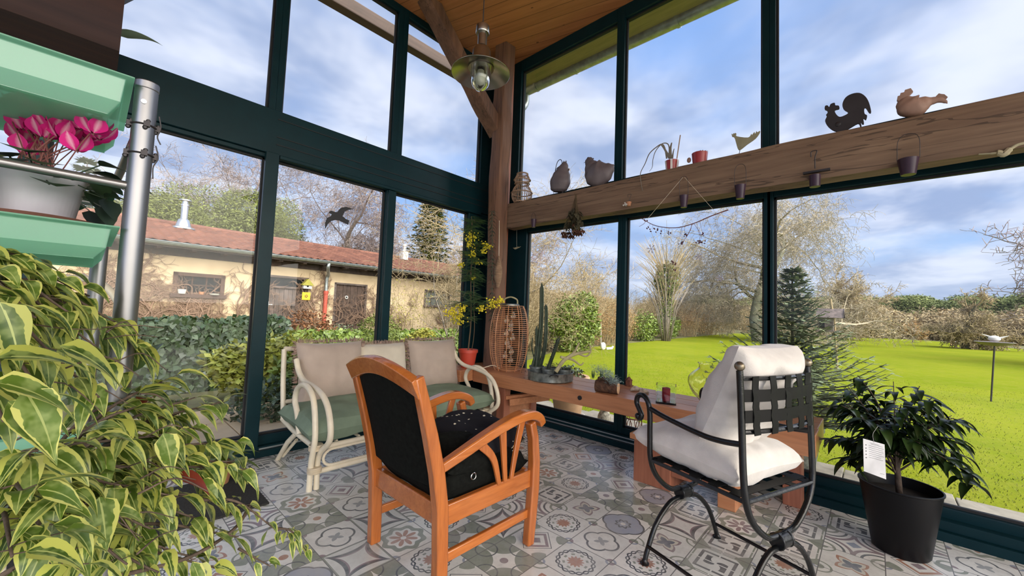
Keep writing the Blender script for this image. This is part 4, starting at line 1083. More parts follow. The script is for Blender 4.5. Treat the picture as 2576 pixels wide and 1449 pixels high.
build('threads', G().tube([onx(1718, 446, XS), onx(1626, 554, XS)], .0012, 4).tube([onx(1722, 446, XS), onx(1802, 536, XS)], .0012, 4), 'cane', bb)
# bone-like driftwood at far right
mat('bone', (.50, .44, .28), .6, var=.2, scale=20)
q = [onx(x, y, 3.08) for x, y in ((2462, 388), (2495, 386), (2512, 384), (2525, 388), (2540, 376), (2560, 364), (2585, 358))]
build('driftwood_hook', G().tube(bez(q, 5), [.004]*5+[.006]*4+[.014]*5+[.016]*4+[.014]*3+[.008]*9+[.006], 8), 'bone', None, 'pale knotted piece of driftwood hung under the right end of the beam', 'driftwood')
# cocoon shaped rope ornament and small bird on threads
p = onx(1252, 722, 2.93); ro = thing('rope_ornament', 'spindle-shaped coiled rope ornament hanging beside the oak post', 'ornament', onx(1254, 560, 2.93))
h_ = onx(1252, 645, 2.93).z-p.z; g = G()
for k in range(26): t = k/25; g.tube(circ(p+Z(h_*t), .004+.036*sin(pi*(t*.85+.12))**1.5, 14), .006, 5, closed=True)
build('coil', g, 'wicker_pale', ro)
build('cord', G().tube([p+Z(h_), onx(1256, 555, 2.93)], .003, 5), 'cane', ro)
p = onx(1300, 624, 3.20); bi = thing('hanging_bird', 'tiny pale wooden bird hanging on a thread in front of the dark window frame', 'ornament', p)
build('bird_body', G().tube(bez([p+Vector((0, .055, .004)), p+Vector((0, .02, -.002)), p+Vector((0, -.02, .002)), p+Vector((0, -.06, .012))], 5), [.002, .004, .006, .009, .011, .012, .011, .010, .008, .006, .006, .005, .004, .003, .002, .001], 8), 'bone', bi)
build('wings', G().leaf(p, (-.4, .6, .1), (0, 0, 1), .05, .02, .1, .1, 3, 1).leaf(p, (-.4, -.7, .2), (0, 0, 1), .06, .02, .1, .1, 3, 1), 'bone', bi)
build('thread', G().tube([p, onx(1300, 566, 3.20)], .0008, 4), 'cane', bi)
# bird decal on the left glass; snowflake stickers on the right glass
zd = lambda u, v: ony(650+u/2.899, 450+v/2.899, 3.443)
bd = [(512, 245), (530, 232), (555, 240), (575, 243), (590, 222), (605, 210), (640, 204), (695, 221), (655, 225), (630, 240), (612, 272), (640, 293), (663, 305), (658, 318), (661, 322), (653, 335), (625, 320), (590, 305), (560, 300), (530, 308), (508, 328), (485, 368), (487, 320), (500, 285), (528, 272), (535, 258), (520, 252)]
mat('decal_black', (.012, .012, .016), .6)
build('bird_decal', G().prism([zd(*p) for p in bd], (0, .002, 0)), 'decal_black', None, 'black silhouette sticker of a gliding bird on the left glass door', 'sticker', smooth=False)
mat('frost_decal', (.55, .50, .62), .5)
for i, (px, py, r, pl) in enumerate(((1638, 626, .042, 'nearest the first mullion'), (1758, 646, .030, 'below the hanging berries'), (1811, 700, .028, 'lowest of them'))):
    cc = onx(px, py, 3.343); g = G()
    for k in range(6):
        a = pi/3*k+.2; d = Vector((0, cos(a), sin(a))); s = Vector((0, -sin(a), cos(a)))
        g.bar(cc, cc+d*r, .0035, .0015, (1, 0, 0))
        for t_ in (.5, .78):
            for sg in (-1, 1): g.bar(cc+d*r*t_, cc+d*r*(t_+.18)+s*sg*r*.18, .003, .0015, (1, 0, 0))
    build('snowflake_sticker', g, 'frost_decal', None, 'pale violet snowflake sticker on the right glass wall, '+pl, 'sticker', 'snowflake stickers on the right glass', smooth=False)

# ================================================================ pendant lamp
mat('lamp_steel', (.38, .36, .32), .24, 1.0, var=.05)
c = dep(1210, 172, 2.02); PL = thing('pendant_lamp', 'steel pendant lamp with flat wide shade and glass globe hanging from the plank ceiling', 'lamp', Vector((c.x, c.y, 4.13)))
build('cord', G().tube([(c.x, c.y, 4.13), (c.x, c.y, c.z+.235)], .0028, 6), 'black_rubber', PL)
build('ceiling_rose', G().lathe((c.x, c.y, 4.08), [(.0, .0), (.045, .01), (.05, .05)], 20), 'lamp_steel', PL)
build('lamp_body', G().lathe(c, [(.0, .245), (.012, .243), (.020, .236), (.034, .225), (.036, .19), (.034, .185), (.024, .185), (.024, .12), (.040, .105), (.046, .09), (.048, .03), (.056, .012), (.056, .006)], 28), 'lamp_steel', PL)
build('lamp_shade', G().lathe(c, [(.050, .012), (.075, .008), (.115, -.006), (.148, -.024), (.151, -.029), (.149, -.031), (.113, -.012), (.073, .000), (.050, .004)], 44), 'lamp_steel', PL, ang=60)
build('reflector', G().lathe(c, [(.066, -.004), (.062, .015), (.040, .02), (.0, .02)], 28), 'lamp_steel', PL)
build('socket', G().lathe(c, [(.0, .018), (.019, .018), (.019, -.012), (.0, -.012)], 16), 'black_rubber', PL)
mat('bulb_white', (.62, .60, .52), .3)
build('light_bulb', G().lathe(c, [(.017, -.012), (.019, -.03), (.026, -.045), (.028, -.062), (.022, -.078), (.010, -.086), (0, -.088)], 20), 'bulb_white', PL)
solid_glass('globe_glass', (.95, .97, .95), 1.35)
gp = [(.052, -.002), (.054, -.03), (.052, -.06), (.042, -.09), (.024, -.112), (.006, -.120), (.0, -.1205)]
gi = [(0, -.1175), (.006, -.1170), (.0225, -.1095), (.0395, -.0885), (.0492, -.0595), (.0512, -.03), (.0495, -.002)]
build('glass_globe', G().lathe(c, gp+gi+[(.052, -.002)], 28), 'globe_glass', PL)
# ================================================================ foreground: flower stand and plants
rl = random.Random(17)
mat('stand_alu', (.25, .25, .26), .36, .9, var=.06)
mat('saucer_red', (.20, .07, .055), .6)
mat('ribbed_white', (.62, .60, .68), .5)
mat('cyclamen_leaf', (.035, .075, .03), .45, island=.5, var=.3, scale=20)
def petal_mat():
    m, b, out = new_mat('cyclamen_petal'); a = nd('ShaderNodeAttribute', attribute_name='edge')
    c = mixc(mapr(X(a.outputs['Fac']), .02, .42), (.78, .36, .50), (.66, .010, .22)); lk(c, b.inputs['Base Color']); b.inputs['Roughness'].default_value = .6
    b.inputs['Subsurface Weight'].default_value = 0
petal_mat()
def green_tray():
    m, b, out = new_mat('green_tray'); X.nt.nodes.remove(b)
    d = nd('ShaderNodeBsdfDiffuse'); d.inputs[0].default_value = (.44, .76, .61, 1); t = nd('ShaderNodeBsdfTranslucent'); t.inputs[0].default_value = (.42, .82, .64, 1)
    tr_ = nd('ShaderNodeBsdfTransparent'); tr_.inputs[0].default_value = (.55, .85, .70, 1); gl = nd('ShaderNodeBsdfGlossy'); gl.inputs['Roughness'].default_value = .3
    a = nd('ShaderNodeMixShader', i_Fac=.6) if False else nd('ShaderNodeMixShader'); a.inputs[0].default_value = .6; lk(d.outputs[0], a.inputs[1]); lk(t.outputs[0], a.inputs[2])
    b2 = nd('ShaderNodeMixShader'); b2.inputs[0].default_value = .34; lk(a.outputs[0], b2.inputs[1]); lk(tr_.outputs[0], b2.inputs[2])
    c = nd('ShaderNodeMixShader'); c.inputs[0].default_value = .06; lk(b2.outputs[0], c.inputs[1]); lk(gl.outputs[0], c.inputs[2]); lk(c.outputs[0], out.inputs[0])
green_tray()
ST = thing('flower_stand', 'aluminium tube plant stand with translucent green trays at the left edge', 'plant stand', (-.25, 1.3, 0))
PX, PY = .052, 1.10
build('pole', G().tube([(PX, PY, 0), (PX, PY, 1.575)], .0185, 24), 'stand_alu', ST)
build('pole_cap', G().tube([(PX, PY, 1.575), (PX, PY, 1.592)], .0192, 24), 'stand_alu', ST, bev=.002)
build('pole_screw', G().tube([(PX-.004, PY-.0175, 1.545), (PX-.004, PY-.0205, 1.545)], .0045, 12), 'steel', ST)
build('pole', G().tube([(.012, 1.56, 0), (.012, 1.56, 1.42)], .0165, 20), 'stand_alu', ST)
build('pole', G().tube([(-.62, PY, 0), (-.62, PY, 1.575)], .0185, 20), 'stand_alu', ST)
build('pole', G().tube([(-.62, 1.56, 0), (-.62, 1.56, 1.42)], .0165, 20), 'stand_alu', ST)
build('rail', G().tube([(-.62, PY, 1.372), (PX, PY, 1.372)], .0085, 12), 'stand_alu', ST)
build('rail', G().tube([(-.62, 1.56, 1.40), (.012, 1.56, 1.40)], .0085, 12), 'stand_alu', ST)
build('brace', G().tube([(PX-.005, PY+.01, 1.495), (.012, 1.56, 1.395)], .008, 12), 'stand_alu', ST)
def tray(x0, x1, y0, y1, zt, h, lab):
    ins = .020; t = .004; rim = .012
    o = [(x0-rim, x1+rim, y0-rim, y1+rim, zt), (x0, x1, y0, y1, zt-.003), (x0+.004, x1-.004, y0+.004, y1-.004, zt-h*.65), (x0+ins, x1-ins, y0+ins, y1-ins, zt-h)]
    i_ = [(x0+ins+t, x1-ins-t, y0+ins+t, y1-ins-t, zt-h+t), (x0+.004+t, x1-.004-t, y0+.004+t, y1-.004-t, zt-h*.65), (x0+t, x1-t, y0+t, y1-t, zt), (x0-rim, x1+rim, y0-rim, y1+rim, zt+.003)]
    L = o+i_; vs = []; fs = []
    for a in L: vs += [(a[0], a[2], a[4]), (a[1], a[2], a[4]), (a[1], a[3], a[4]), (a[0], a[3], a[4])]
    for k in range(len(L)):
        if k == 3: continue
        n = (k+1) % len(L)
        for j in range(4): fs.append((k*4+j, k*4+(j+1) % 4, n*4+(j+1) % 4, n*4+j))
    fs += [(15, 14, 13, 12), (16, 17, 18, 19)]
    return build('tray', G().add(vs, fs), 'green_tray', ST, smooth=False, bev=.003, label=lab)
tray(-.58, .020, 1.075, 1.42, 1.578, .075, 'upper translucent green tray')
tray(-.58, .020, 1.085, 1.50, 1.282, .062, 'middle translucent green tray')
tray(-.58, .010, 1.085, 1.50, .80, .062, 'lower translucent green tray')
for z in (1.50, 1.44):
    for a in (-.5, .9, 2.2, 4.0):
        x, y = PX+.0205*cos(a-.9), PY+.0205*sin(a-.9)
        build('clip', G().box((x-.005, y-.005, z-.005), (x+.005, y+.005, z+.005)).ball((x+.002, y, z+.007), .004, 6).ball((x-.002, y, z-.007), .0045, 6), 'dark_iron', ST)
    build('clip_ring', G().tube(circ((PX, PY, z), .0198, 20), .0016, 5, closed=True), 'dark_iron', ST)
build('hanging_wire', G().tube(bez([(PX+.022, PY-.004, 1.528), (PX+.026, PY-.004, 1.505), (PX+.022, PY-.004, 1.485), (PX+.028, PY-.004, 1.47)], 5), .0013, 5).tube(bez([(PX+.021, PY-.004, 1.465), (PX+.026, PY-.006, 1.44), (PX+.020, PY-.004, 1.42), (PX+.021, PY-.004, 1.395)], 5), .0012, 5), 'dark_iron', ST)
# cyclamen
CY = Vector((-.085, 1.235, 1.298)); cy = thing('cyclamen', 'magenta cyclamen in a ribbed white pot on the middle tray', 'plant', CY)
g = G(); prof = [(0, 0), (.050, 0), (.053, .004), (.066, .085), (.070, .088), (.070, .094), (.064, .094), (.060, .075)]
n = 90; g.lathe(CY, prof, n, lambda t, z: 1+.018*cos(t*45) if z < .08 else 1)
build('pot', g, 'ribbed_white', cy, label='ribbed white pot', ang=180)
build('saucer', G().lathe(CY-Z(.021), [(0, 0), (.080, 0), (.094, .019), (.096, .022), (.090, .022), (.078, .006)], 40), 'saucer_red', None, 'dark red saucer under the cyclamen pot on the middle green tray', 'saucer')
g = G(); gs = G()
for k in range(46):
    a = k*2.4; r = .035+.055*(k % 7)/7; p = CY+Vector((cos(a)*r*.6, sin(a)*r*.6, .095)); q = CY+Vector((cos(a)*(r+.035), sin(a)*(r+.035), .100+.02*sin(k)-.012*(k % 3)))
    gs.tube([p-Z(.01), q], .0015, 4); g.leaf(q, (cos(a), sin(a), .2), (0, 0, 1), .055, .058, .7, .12, 6, 3, .95)
for px, py in ((230, 480), (255, 520), (240, 450), (265, 500), (225, 530)):
    q = dep(px, py, .84); g.leaf(q, (.3, -.2, -.8), (1, -1, 0), .05, .05, .1, .2, 5, 2, .6); gs.tube([CY+Z(.09), q], .0015, 4)
build('leaves', g, 'cyclamen_leaf', cy, ang=180); build('leaf_stalks', gs, 'cyclamen_leaf', cy)
fl = [(20, 290), (55, 275), (75, 300), (95, 315), (125, 300), (130, 330), (165, 290), (185, 310), (205, 320), (175, 345), (235, 330), (250, 345), (215, 360), (195, 375), (60, 350), (110, 340), (35, 275), (5, 280), (60, 320), (180, 325), (150, 340), (90, 335), (228, 350), (60, 380), (10, 270)]
for i, (px, py) in enumerate(fl):
    d0_ = .80+.06*((i*7) % 5)/4; c = dep(px, py+6, d0_); r_ = random.Random(i)
    g = G(); tilt = Vector((r_.uniform(-.5, .5), r_.uniform(-.5, .5), 0))
    for k in range(5):
        a = 2*pi*k/5+i; g.leaf(c+Vector((cos(a)*.004, sin(a)*.004, 0)), Vector((cos(a)*.85, sin(a)*.85, .8))+tilt*.6, Vector((-cos(a), -sin(a), .4)), .040, .030, -.9+.5*r_.random(), -.30, 6, 2, 1.0, r_.uniform(-.5, .5))
    f = build('flower', g, 'cyclamen_petal', cy, ang=180)
    b_ = CY+Vector((r_.uniform(-.03, .03), r_.uniform(-.03, .03), .10)); build('flower_stalk', G().tube(bez([b_, b_.lerp(c, .6)+Vector((0, 0, .01)), c+Z(.008), c-Z(.003)], 4), .0011, 5), 'reddish_twig', f)
# broad orchid leaves on the same tray
def strap_plant(name, lab, base, leaves, ma, W=.05, L=None):
    rt = thing(name, lab, 'plant', base); g = G()
    for (a, b_, w_, dr) in leaves:
        a = Vector(a); b_ = Vector(b_); g.leaf(a, b_-a+Vector((0, 0, dr*.5*(b_-a).length)), (0, 0, 1), (b_-a).length*1.04, w_, dr, .12, 8, 2, .6)
    build('leaves', g, ma, rt, ang=180); return rt
mat('orchid_leaf', (.12, .20, .02), .4, var=.3, scale=14)
mat('agave_leaf', (.14, .20, .14), .5, var=.15)
orc = strap_plant('orchid_plant', 'orchid with broad olive-green leaves beside the cyclamen', (-.20, 1.14, 1.287), [(dep(-60, 420, .78), dep(130, 445, .80), .040, .3), (dep(-70, 470, .76), dep(42, 555, .76), .038, .8), (dep(-60, 400, .85), dep(60, 390, .9), .035, .3)], 'orchid_leaf')
build('pot', pot(G(), Vector((-.20, 1.16, 1.287)), .035, .045, .075, .004), 'ribbed_white', orc)
build('stem', G().tube([(-.20, 1.16, 1.35), dep(-60, 440, .78)], .004, 6), 'stem', orc)
AP = Vector((-.10, 3.30, 2.60))
ag = thing('agave_plant', 'plant behind the old timber showing one grey-green pointed leaf', 'plant', AP)
build('pot', pot(G(), AP, .045, .060, .10, .004), 'terracotta', ag)
a = ony(300, 90, 3.30); b_ = ony(408, 112, 3.32); g = G(); g.leaf(a, b_-a+Vector((0, 0, .12)), (0, -1, .6), (b_-a).length*1.05, .075, 1.0, .25, 10, 2, .5)
g.tube([AP+Z(.09), AP.lerp(a, .5)+Z(.05), a], .004, 5); build('leaves', g, 'agave_leaf', ag, ang=180)

# big variegated weeping fig
def fig_mat():
    m, b, out = new_mat('fig_leaf'); a = nd('ShaderNodeAttribute', attribute_name='edge'); v = objv()
    rp = X(nd('ShaderNodeNewGeometry').outputs['Random Per Island'])
    k = X(a.outputs['Fac']) + (noi(26, 3, v, .6)-.5)*1.7 + (rp-.5)*.5
    green = mixc(rp, (.12, .20, .025), (.040, .085, .015)); green = mixc(mapr(noi(60, 2, v), .45, .6), green, (.24, .32, .09))
    c = mixc((k > .62), green, mixc(rp, (.66, .66, .20), (.46, .50, .10)))
    c = mixc(mapr(X.m('FRACT', rp*7.3), .45, 1.0, 0, .55), c, mixc(1.0, c, (.35, .38, .25), 'MULTIPLY'))
    c = mixc(X(a.outputs['Fac']) < .06, c, (.42, .48, .16)); c = mixc((rp > .99), c, (.20, .035, .02))
    lk(c, b.inputs['Base Color']); b.inputs['Roughness'].default_value = .32
    t = nd('ShaderNodeBsdfTranslucent'); lk(c, t.inputs[0]); mx = nd('ShaderNodeMixShader'); mx.inputs[0].default_value = .28; lk(b.outputs[0], mx.inputs[1]); lk(t.outputs[0], mx.inputs[2]); lk(mx.outputs[0], out.inputs[0])
fig_mat()
mat('fig_bark', (.13, .09, .065), .85, var=.3, scale=30, bmp=.4)
FB = Vector((-.28, 1.02, 0)); fg = thing('weeping_fig', 'large variegated weeping fig with arching branches filling the left foreground', 'plant', FB)
pt = build('pot', pot(G(), FB, .13, .17, .28, .01), 'fig_pot' if mat('fig_pot', (.012, .012, .014), .4) else '', fg); build('soil', G().lathe(FB, [(0, .26), (.16, .26), (.16, .25)], 24), 'soil', pt)
gb = G(); gl = G(); tr1 = bez([FB+Z(.25), FB+Vector((.02, -.02, .5)), FB+Vector((-.01, .01, .8)), FB+Vector((.05, .0, 1.02)), FB+Vector((.10, -.02, 1.12))], 6); gb.tube(tr1, [.018-.010*i/len(tr1) for i in range(len(tr1))], 8)
tr2 = bez([FB+Z(.25), FB+Vector((.10, -.03, .45)), FB+Vector((.17, -.05, .62)), FB+Vector((.2, -.04, .75))], 6); gb.tube(tr2, [.015-.009*i/len(tr2) for i in range(len(tr2))], 7)
trunks = tr1+tr2
def branch(e, r=.005, nleaf=None, L=.085, arch=.06, start=None):
    s0 = start or min(trunks, key=lambda q: (q-e).length+max(0, q.z-e.z-.12)*1.5); m1 = s0.lerp(e, .5)+Z(arch); cc = bez([s0, m1, e], 8); D = (e-s0).length
    gb.tube(cc, [r*(1-.75*i/len(cc)) for i in range(len(cc))], 5)
    nl = nleaf or int(7+D*34)
    for k in range(nl):
        t = .18+.82*(k+rl.random())/nl; i = min(len(cc)-2, int(t*(len(cc)-1))); p = cc[i].lerp(cc[i+1], rl.random()); dd = (cc[i+1]-cc[i]).normalized(); sd = dd.cross(Vector((0, 0, 1))).normalized()*(1 if k % 2 else -1)
        d = (dd*.5+sd*rl.uniform(.3, .9)+Vector((0, 0, rl.uniform(-.5, .35)))+Vector((rl.gauss(0, .25), rl.gauss(0, .25), 0))).normalized(); st_ = p+d*.012
        gb.tube([p, st_], .0008, 3, cap=False); gl.leaf(st_, d, Vector((rl.gauss(0, .3), rl.gauss(0, .3)-.1, 1)), L*rl.uniform(.7, 1.2), L*.43*rl.uniform(.8, 1.15), rl.uniform(.9, 2.0), rl.uniform(.1, .45), 7, 2, .52, rl.uniform(-.5, .5))
tips = [(60, 665, .66), (150, 690, .7), (225, 745, .72), (20, 720, .6), (290, 810, .74), (180, 790, .62), (90, 800, .55), (340, 870, .78), (240, 870, .66), (390, 895, .82), (300, 940, .72), (430, 950, .82), (130, 890, .52), (30, 900, .45), (490, 1000, .86), (560, 1010, .92), (380, 1010, .74), (520, 1070, .86), (250, 1000, .6), (120, 1010, .48), (430, 1090, .76), (600, 1110, .93), (330, 1100, .66), (590, 1160, .92), (480, 1150, .80), (220, 1110, .56), (100, 1130, .46), (640, 1180, .95), (400, 1180, .70), (540, 1210, .84), (590, 1270, .86), (450, 1250, .74), (300, 1220, .60), (520, 1310, .80), (180, 1240, .50), (60, 1240, .42), (380, 1330, .66), (250, 1330, .55), (600, 1350, .84), (120, 1350, .46), (480, 1400, .74), (320, 1420, .60), (30, 1400, .42), (200, 1430, .5), (550, 1430, .78), (400, 1440, .66), (10, 1060, .42), (-40, 800, .5), (-60, 1150, .45), (160, 960, .6), (330, 990, .8), (450, 1040, .86), (60, 980, .6), (200, 920, .75), (420, 1290, .85), (300, 1160, .8), (150, 1180, .65), (240, 1280, .75)]
for i, (px, py, d) in enumerate(tips): branch(dep(px, py, d), L=.068 if d > .7 else .060)
e0 = dep(690, 1330, .90); b1_ = dep(480, 1260, .80); branch(e0, .004, 7, .045, .03, b1_); branch(dep(770, 1385, .93), .003, 6, .040, .02, e0); branch(dep(680, 1425, .90), .003, 5, .040, .0, dep(600, 1380, .85)); branch(dep(735, 1350, .93), .002, 4, .038, .01, e0)
gb.tube(bez([dep(300, 1449, .62), dep(480, 1400, .74), dep(590, 1330, .84), dep(632, 1265, .9)], 6), .0035, 5)
# a few big close leaves
for px, py, d, dx in ((-10, 900, .40, (.6, .1, .1)), (20, 1010, .40, (.5, -.1, -.5)), (150, 870, .46, (.5, .0, -.2)), (-20, 960, .38, (.7, .1, -.2)), (60, 980, .40, (.4, 0, -.7)), (410, 1090, .70, (.3, .0, -.8)), (250, 1250, .55, (.2, 0, -.8)), (150, 1290, .5, (.15, 0, -.9)), (520, 1230, .82, (.6, -.1, -.5)), (0, 760, .45, (.3, 0, -.7))):
    gl.leaf(dep(px, py, d), dx, (-.3, -.6, 1), .082, .036, 1.0, .3, 8, 2, .5, .3)
for k in range(26):
    p = dep(rl.uniform(20, 380), rl.uniform(800, 1420), rl.uniform(.5, .7)); a = rl.uniform(-.6, 1.2); gb.tube(bez([p, p+Vector((cos(a)*.04, sin(a)*.03, rl.uniform(-.01, .02))), p+Vector((cos(a)*.08, sin(a)*.05, rl.uniform(-.05, .01)))], 4), [.0016-.0001*i for i in range(9)], 4)
build('branches', gb, 'fig_bark', fg, ang=180); build('leaves', gl, 'fig_leaf', fg, ang=180)
# schefflera like dark leaves further back, cane hoop, low plant near the door
mat('dark_leaf', (.06, .11, .015), .4, var=.3, scale=12)
fp = thing('dark_plant', 'dark green big-leaved plant between the stand and the fig', 'plant', (.05, 1.42, 0))
build('pot', pot(G(), Vector((.05, 1.42, 0)), .09, .12, .22, .008), 'terracotta', fp)
g = G(); s_ = Vector((.05, 1.42, .9)); gs = G().tube([(.05, 1.42, .2), s_], .006, 6)
for px, py, d in ((400, 862, 1.15), (330, 810, 1.15), (300, 840, 1.1), (360, 880, 1.15), (250, 860, 1.2), (320, 900, 1.15)):
    e = dep(px, py, d); gs.tube([s_, s_.lerp(e, .4)], .002, 4); g.leaf(s_.lerp(e, .35), e-s_+Vector((0, 0, .08)), (0, 0, 1), (e-s_).length*.75, .055, .8, .15, 7, 2, .55)
build('stems', gs, 'stem', fp); build('leaves', g, 'dark_leaf', fp, ang=180)
s_ = onz(548, 1215, .012); LPX, LPY = s_.x, s_.y
lp = thing('leafy_houseplant', 'plant with broad yellow-green arching leaves standing on the doormat', 'plant', (LPX, LPY, .012))
build('pot', pot(G(), Vector((LPX, LPY, .012)), .055, .07, .12, .006), 'terracotta', lp); g = G(); s_ = Vector((LPX, LPY, .12))
for k in range(15):
    a = k*2.4; g.leaf(s_, (cos(a), sin(a), 1.2+.5*sin(k)), (0, 0, 1), .24+.06*sin(k*1.3), .060, 1.5, .2, 8, 2, .6)
build('leaves', g, 'orchid_leaf', lp, ang=180)
ch = bez([dep(205, 700, 1.35), dep(240, 706, 1.35), dep(275, 730, 1.35), dep(298, 765, 1.35), dep(303, 810, 1.35)], 8); ch.append(Vector((ch[-1].x, ch[-1].y, 0)))
c0 = dep(150, 720, 1.35); ch = [Vector((c0.x-.06, c0.y, 0)), Vector((c0.x-.05, c0.y, c0.z-.1))]+ch
build('cane_hoop', G().tube(bez(ch, 4), .011, 10), 'cane', None, 'cream bent cane hoop behind the fig beside the stand pole', 'plant support')

# ================================================================ potted plant at the right
mat('black_pot', (.005, .005, .006), .42, var=.05, spec=.2)
mat('glossy_dark_leaf', (.030, .062, .014), .34, var=.3, scale=10, island=.45, spec=.3)
mat('tag_white', (.70, .70, .72), .5)
c = Vector((2.915, -.085, 0)); pp = thing('potted_shrub', 'bushy dark-leaved plant in a tall black pot in front of the right window', 'plant', c)
po = build('pot', G().lathe(c, [(0, 0), (.105, 0), (.112, .01), (.158, .322), (.163, .326), (.163, .332), (.156, .332), (.150, .31), (.105, .02)], 48), 'black_pot', pp, label='tall black plastic pot')
build('soil', G().lathe(c, [(0, .28), (.146, .28), (.146, .27)], 24), 'soil', po)
rs = random.Random(23); gs = G(); gl = G()
gs.tube([c+Z(.27), c+Vector((.005, .01, .50))], [.014, .011], 8)
for k in range(46):
    a = k*2.4; el = rs.uniform(-.25, 1.0); R1 = .30*sqrt(1-el*el*.75)*rs.uniform(.7, 1.05); e = c+Vector((cos(a)*R1, sin(a)*R1+.01, .50+.36*el*rs.uniform(.85, 1.05)))
    s0 = c+Vector((.005, .01, rs.uniform(.36, .52))); cc = bez([s0, s0.lerp(e, .5)+Z(.05), e], 6); gs.tube(cc, [.005-.0035*i/len(cc) for i in range(len(cc))], 5)
    for q in range(13):
        t = .35+.65*q/12; i = min(len(cc)-2, int(t*(len(cc)-1))); p = cc[i]; b_ = q*2.2+k; d = Vector((cos(b_)+cos(a)*.7, sin(b_)+sin(a)*.7, .15)).normalized()
        gl.leaf(p, d, (0, 0, 1), rs.uniform(.085, .13), rs.uniform(.030, .044), rs.uniform(.7, 2.0), .3, 7, 2, .5)
build('branches', gs, 'fig_bark', pp, ang=180); build('leaves', gl, 'glossy_dark_leaf', pp, ang=180)
a, b_, d_, e_ = [dep(px, py, 1.86) for px, py in ((2171, 1103), (2225, 1118), (2229, 1206), (2173, 1185))]
tg = thing('plant_tag', 'white care tag with small icons hanging on the black pot of the dark-leaved plant', 'tag', (a+d_)/2)
nrm = (b_-a).cross(e_-a).normalized(); build('card', G().prism([a, b_, d_, e_], nrm*.0012), 'tag_white', tg, smooth=False)
g = G(); u_ = (b_-a); v_ = (e_-a); fr = CP-a; nn = nrm if nrm.dot(fr) > 0 else -nrm
mat('ink', (.15, .15, .16), .6)
def onc(s, t): return a+u_*s+v_*t+nn*.0016
for t, s0, s1 in ((.07, .3, .75), (.10, .35, .9), (.16, .25, .95), (.22, .25, .9), (.28, .25, .93), (.34, .25, .85), (.40, .25, .95), (.46, .25, .8), (.52, .25, .9), (.93, .75, .95)): g.bar(onc(s0, t), onc(s1, t), .0012, .0004, nn)
for t in (.17, .27, .36, .46, .56): build('icon', G().tube([onc(.12, t), onc(.12, t)+nn*.0003], .0028, 8), 'ink', tg)
build('printing', g, 'ink', tg, smooth=False); build('string', G().tube(bez([onc(.5, .03), onc(.45, -.2), onc(.6, -.4), onc(.7, -.5)], 5), .0008, 4), 'white_glaze', tg)
# ================================================================ garden
def grass_mat(name='lawn'):
    m, b, out = new_mat(name); v = objv()
    f = noi(.35, 4, v, .6); f2 = noi(6, 4, v, .65); f3 = noi(60, 2, scaled(v, (1, 1, 1)))
    c = mixc(mapr(f, .35, .65), (.150, .195, .012), (.215, .240, .018))
    c = mixc(mapr(f2, .40, .75, 0, .55), c, (.27, .25, .045))
    c = mixc(mapr(f3, .35, .65, 0, .5), c, (.10, .14, .008))
    lk(c, b.inputs['Base Color']); b.inputs['Roughness'].default_value = 1.0; b.inputs['Specular IOR Level'].default_value = 0
    bump(b, f3 + f2, .3, .02)
grass_mat()
mat('meadow_earth', (.17, .16, .055), .95, var=.3, scale=2, bmp=.5, bscale=20)
mat('grass_blade', (.24, .28, .015), .8, var=.2, scale=4, island=.35)
GZ = -.10
n = 40; vs = []; fs = []
# lawn in front of the right wall; its outline follows the hedge
EDGE = [(3.2, -30), (3.2, 4.2), (5.0, 5.6), (6.8, 6.2), (10.2, 7.5), (14.1, 8.0), (20.5, 8.4), (30, 9.0), (40, 9.3), (46, 6), (50, 2.8), (53, -1.4), (51, -5), (42, -7.5), (44, -18), (46, -30)]
g = G(); g.add([(x, y, GZ) for x, y in EDGE], [tuple(range(len(EDGE)-1, -1, -1))])
m_ = [(x, y, GZ-.25) for x, y in EDGE]; g.add(m_, [tuple(range(len(EDGE)))])
build('lawn', g, 'lawn', kind='structure', smooth=False, origin=(0, 0, 0))
build('ground', G().box((-160, -160, -.5), (260, 260, GZ-.012)), 'meadow_earth', kind='structure', smooth=False, origin=(0, 0, 0))
rg = random.Random(8); g = G(); V = []; Fc = []
for k in range(26000):
    d = 3.9+rg.random()**1.8*9; x = d; y = rg.uniform(-2.6, 4.6)*(.35+d/9)+.4
    if x < 4.45 or y > 5.0+(x-5)*.3: continue
    a = rg.uniform(0, 6.3); h = rg.uniform(.012, .022); w_ = .003; b_ = len(V)
    dx, dy = cos(a), sin(a); V += [(x-dy*w_, y+dx*w_, GZ), (x+dy*w_, y-dx*w_, GZ), (x+dx*h*.6, y+dy*h*.6, GZ+h)]; Fc.append((b_, b_+1, b_+2))
g.add(V, Fc)
build('grass', g, 'grass_blade', None, 'short bright green grass blades of the lawn near the glass wall', 'grass', kind='stuff', smooth=False)

# ---------------- plant makers
mat('bark_grey', (.36, .30, .25), .9, var=.3, scale=6)
mat('bark_moss', (.17, .18, .11), .9, var=.3, scale=5, col2=(.10, .085, .06))
mat('twig_brown', (.30, .19, .13), .9, island=.4)
mat('twig_tan', (.48, .37, .21), .9, island=.4)
mat('twig_violet', (.42, .33, .34), .9, island=.4)
mat('twig_pale', (.50, .42, .30), .9, island=.35)
mat('twig_far', (.34, .27, .25), .9, island=.35)
mat('conifer', (.23, .27, .06), .8, island=.5, var=.2, scale=2)
mat('spruce', (.075, .12, .05), .8, island=.5)
mat('spruce_outside', (.34, .40, .13), .8, island=.5, var=.3, scale=5, col2=(.22, .30, .24))
mat('cypress', (.28, .36, .22), .8, island=.5)
mat('laurel', (.24, .34, .05), .45, island=.6)
mat('ivy', (.085, .14, .055), .35, island=.6, var=.2, scale=4)
mat('yellow_leaf', (.50, .46, .06), .6, island=.5)
mat('aucuba', (.36, .42, .06), .4, island=.6, var=.3, scale=9, col2=(.55, .52, .10))
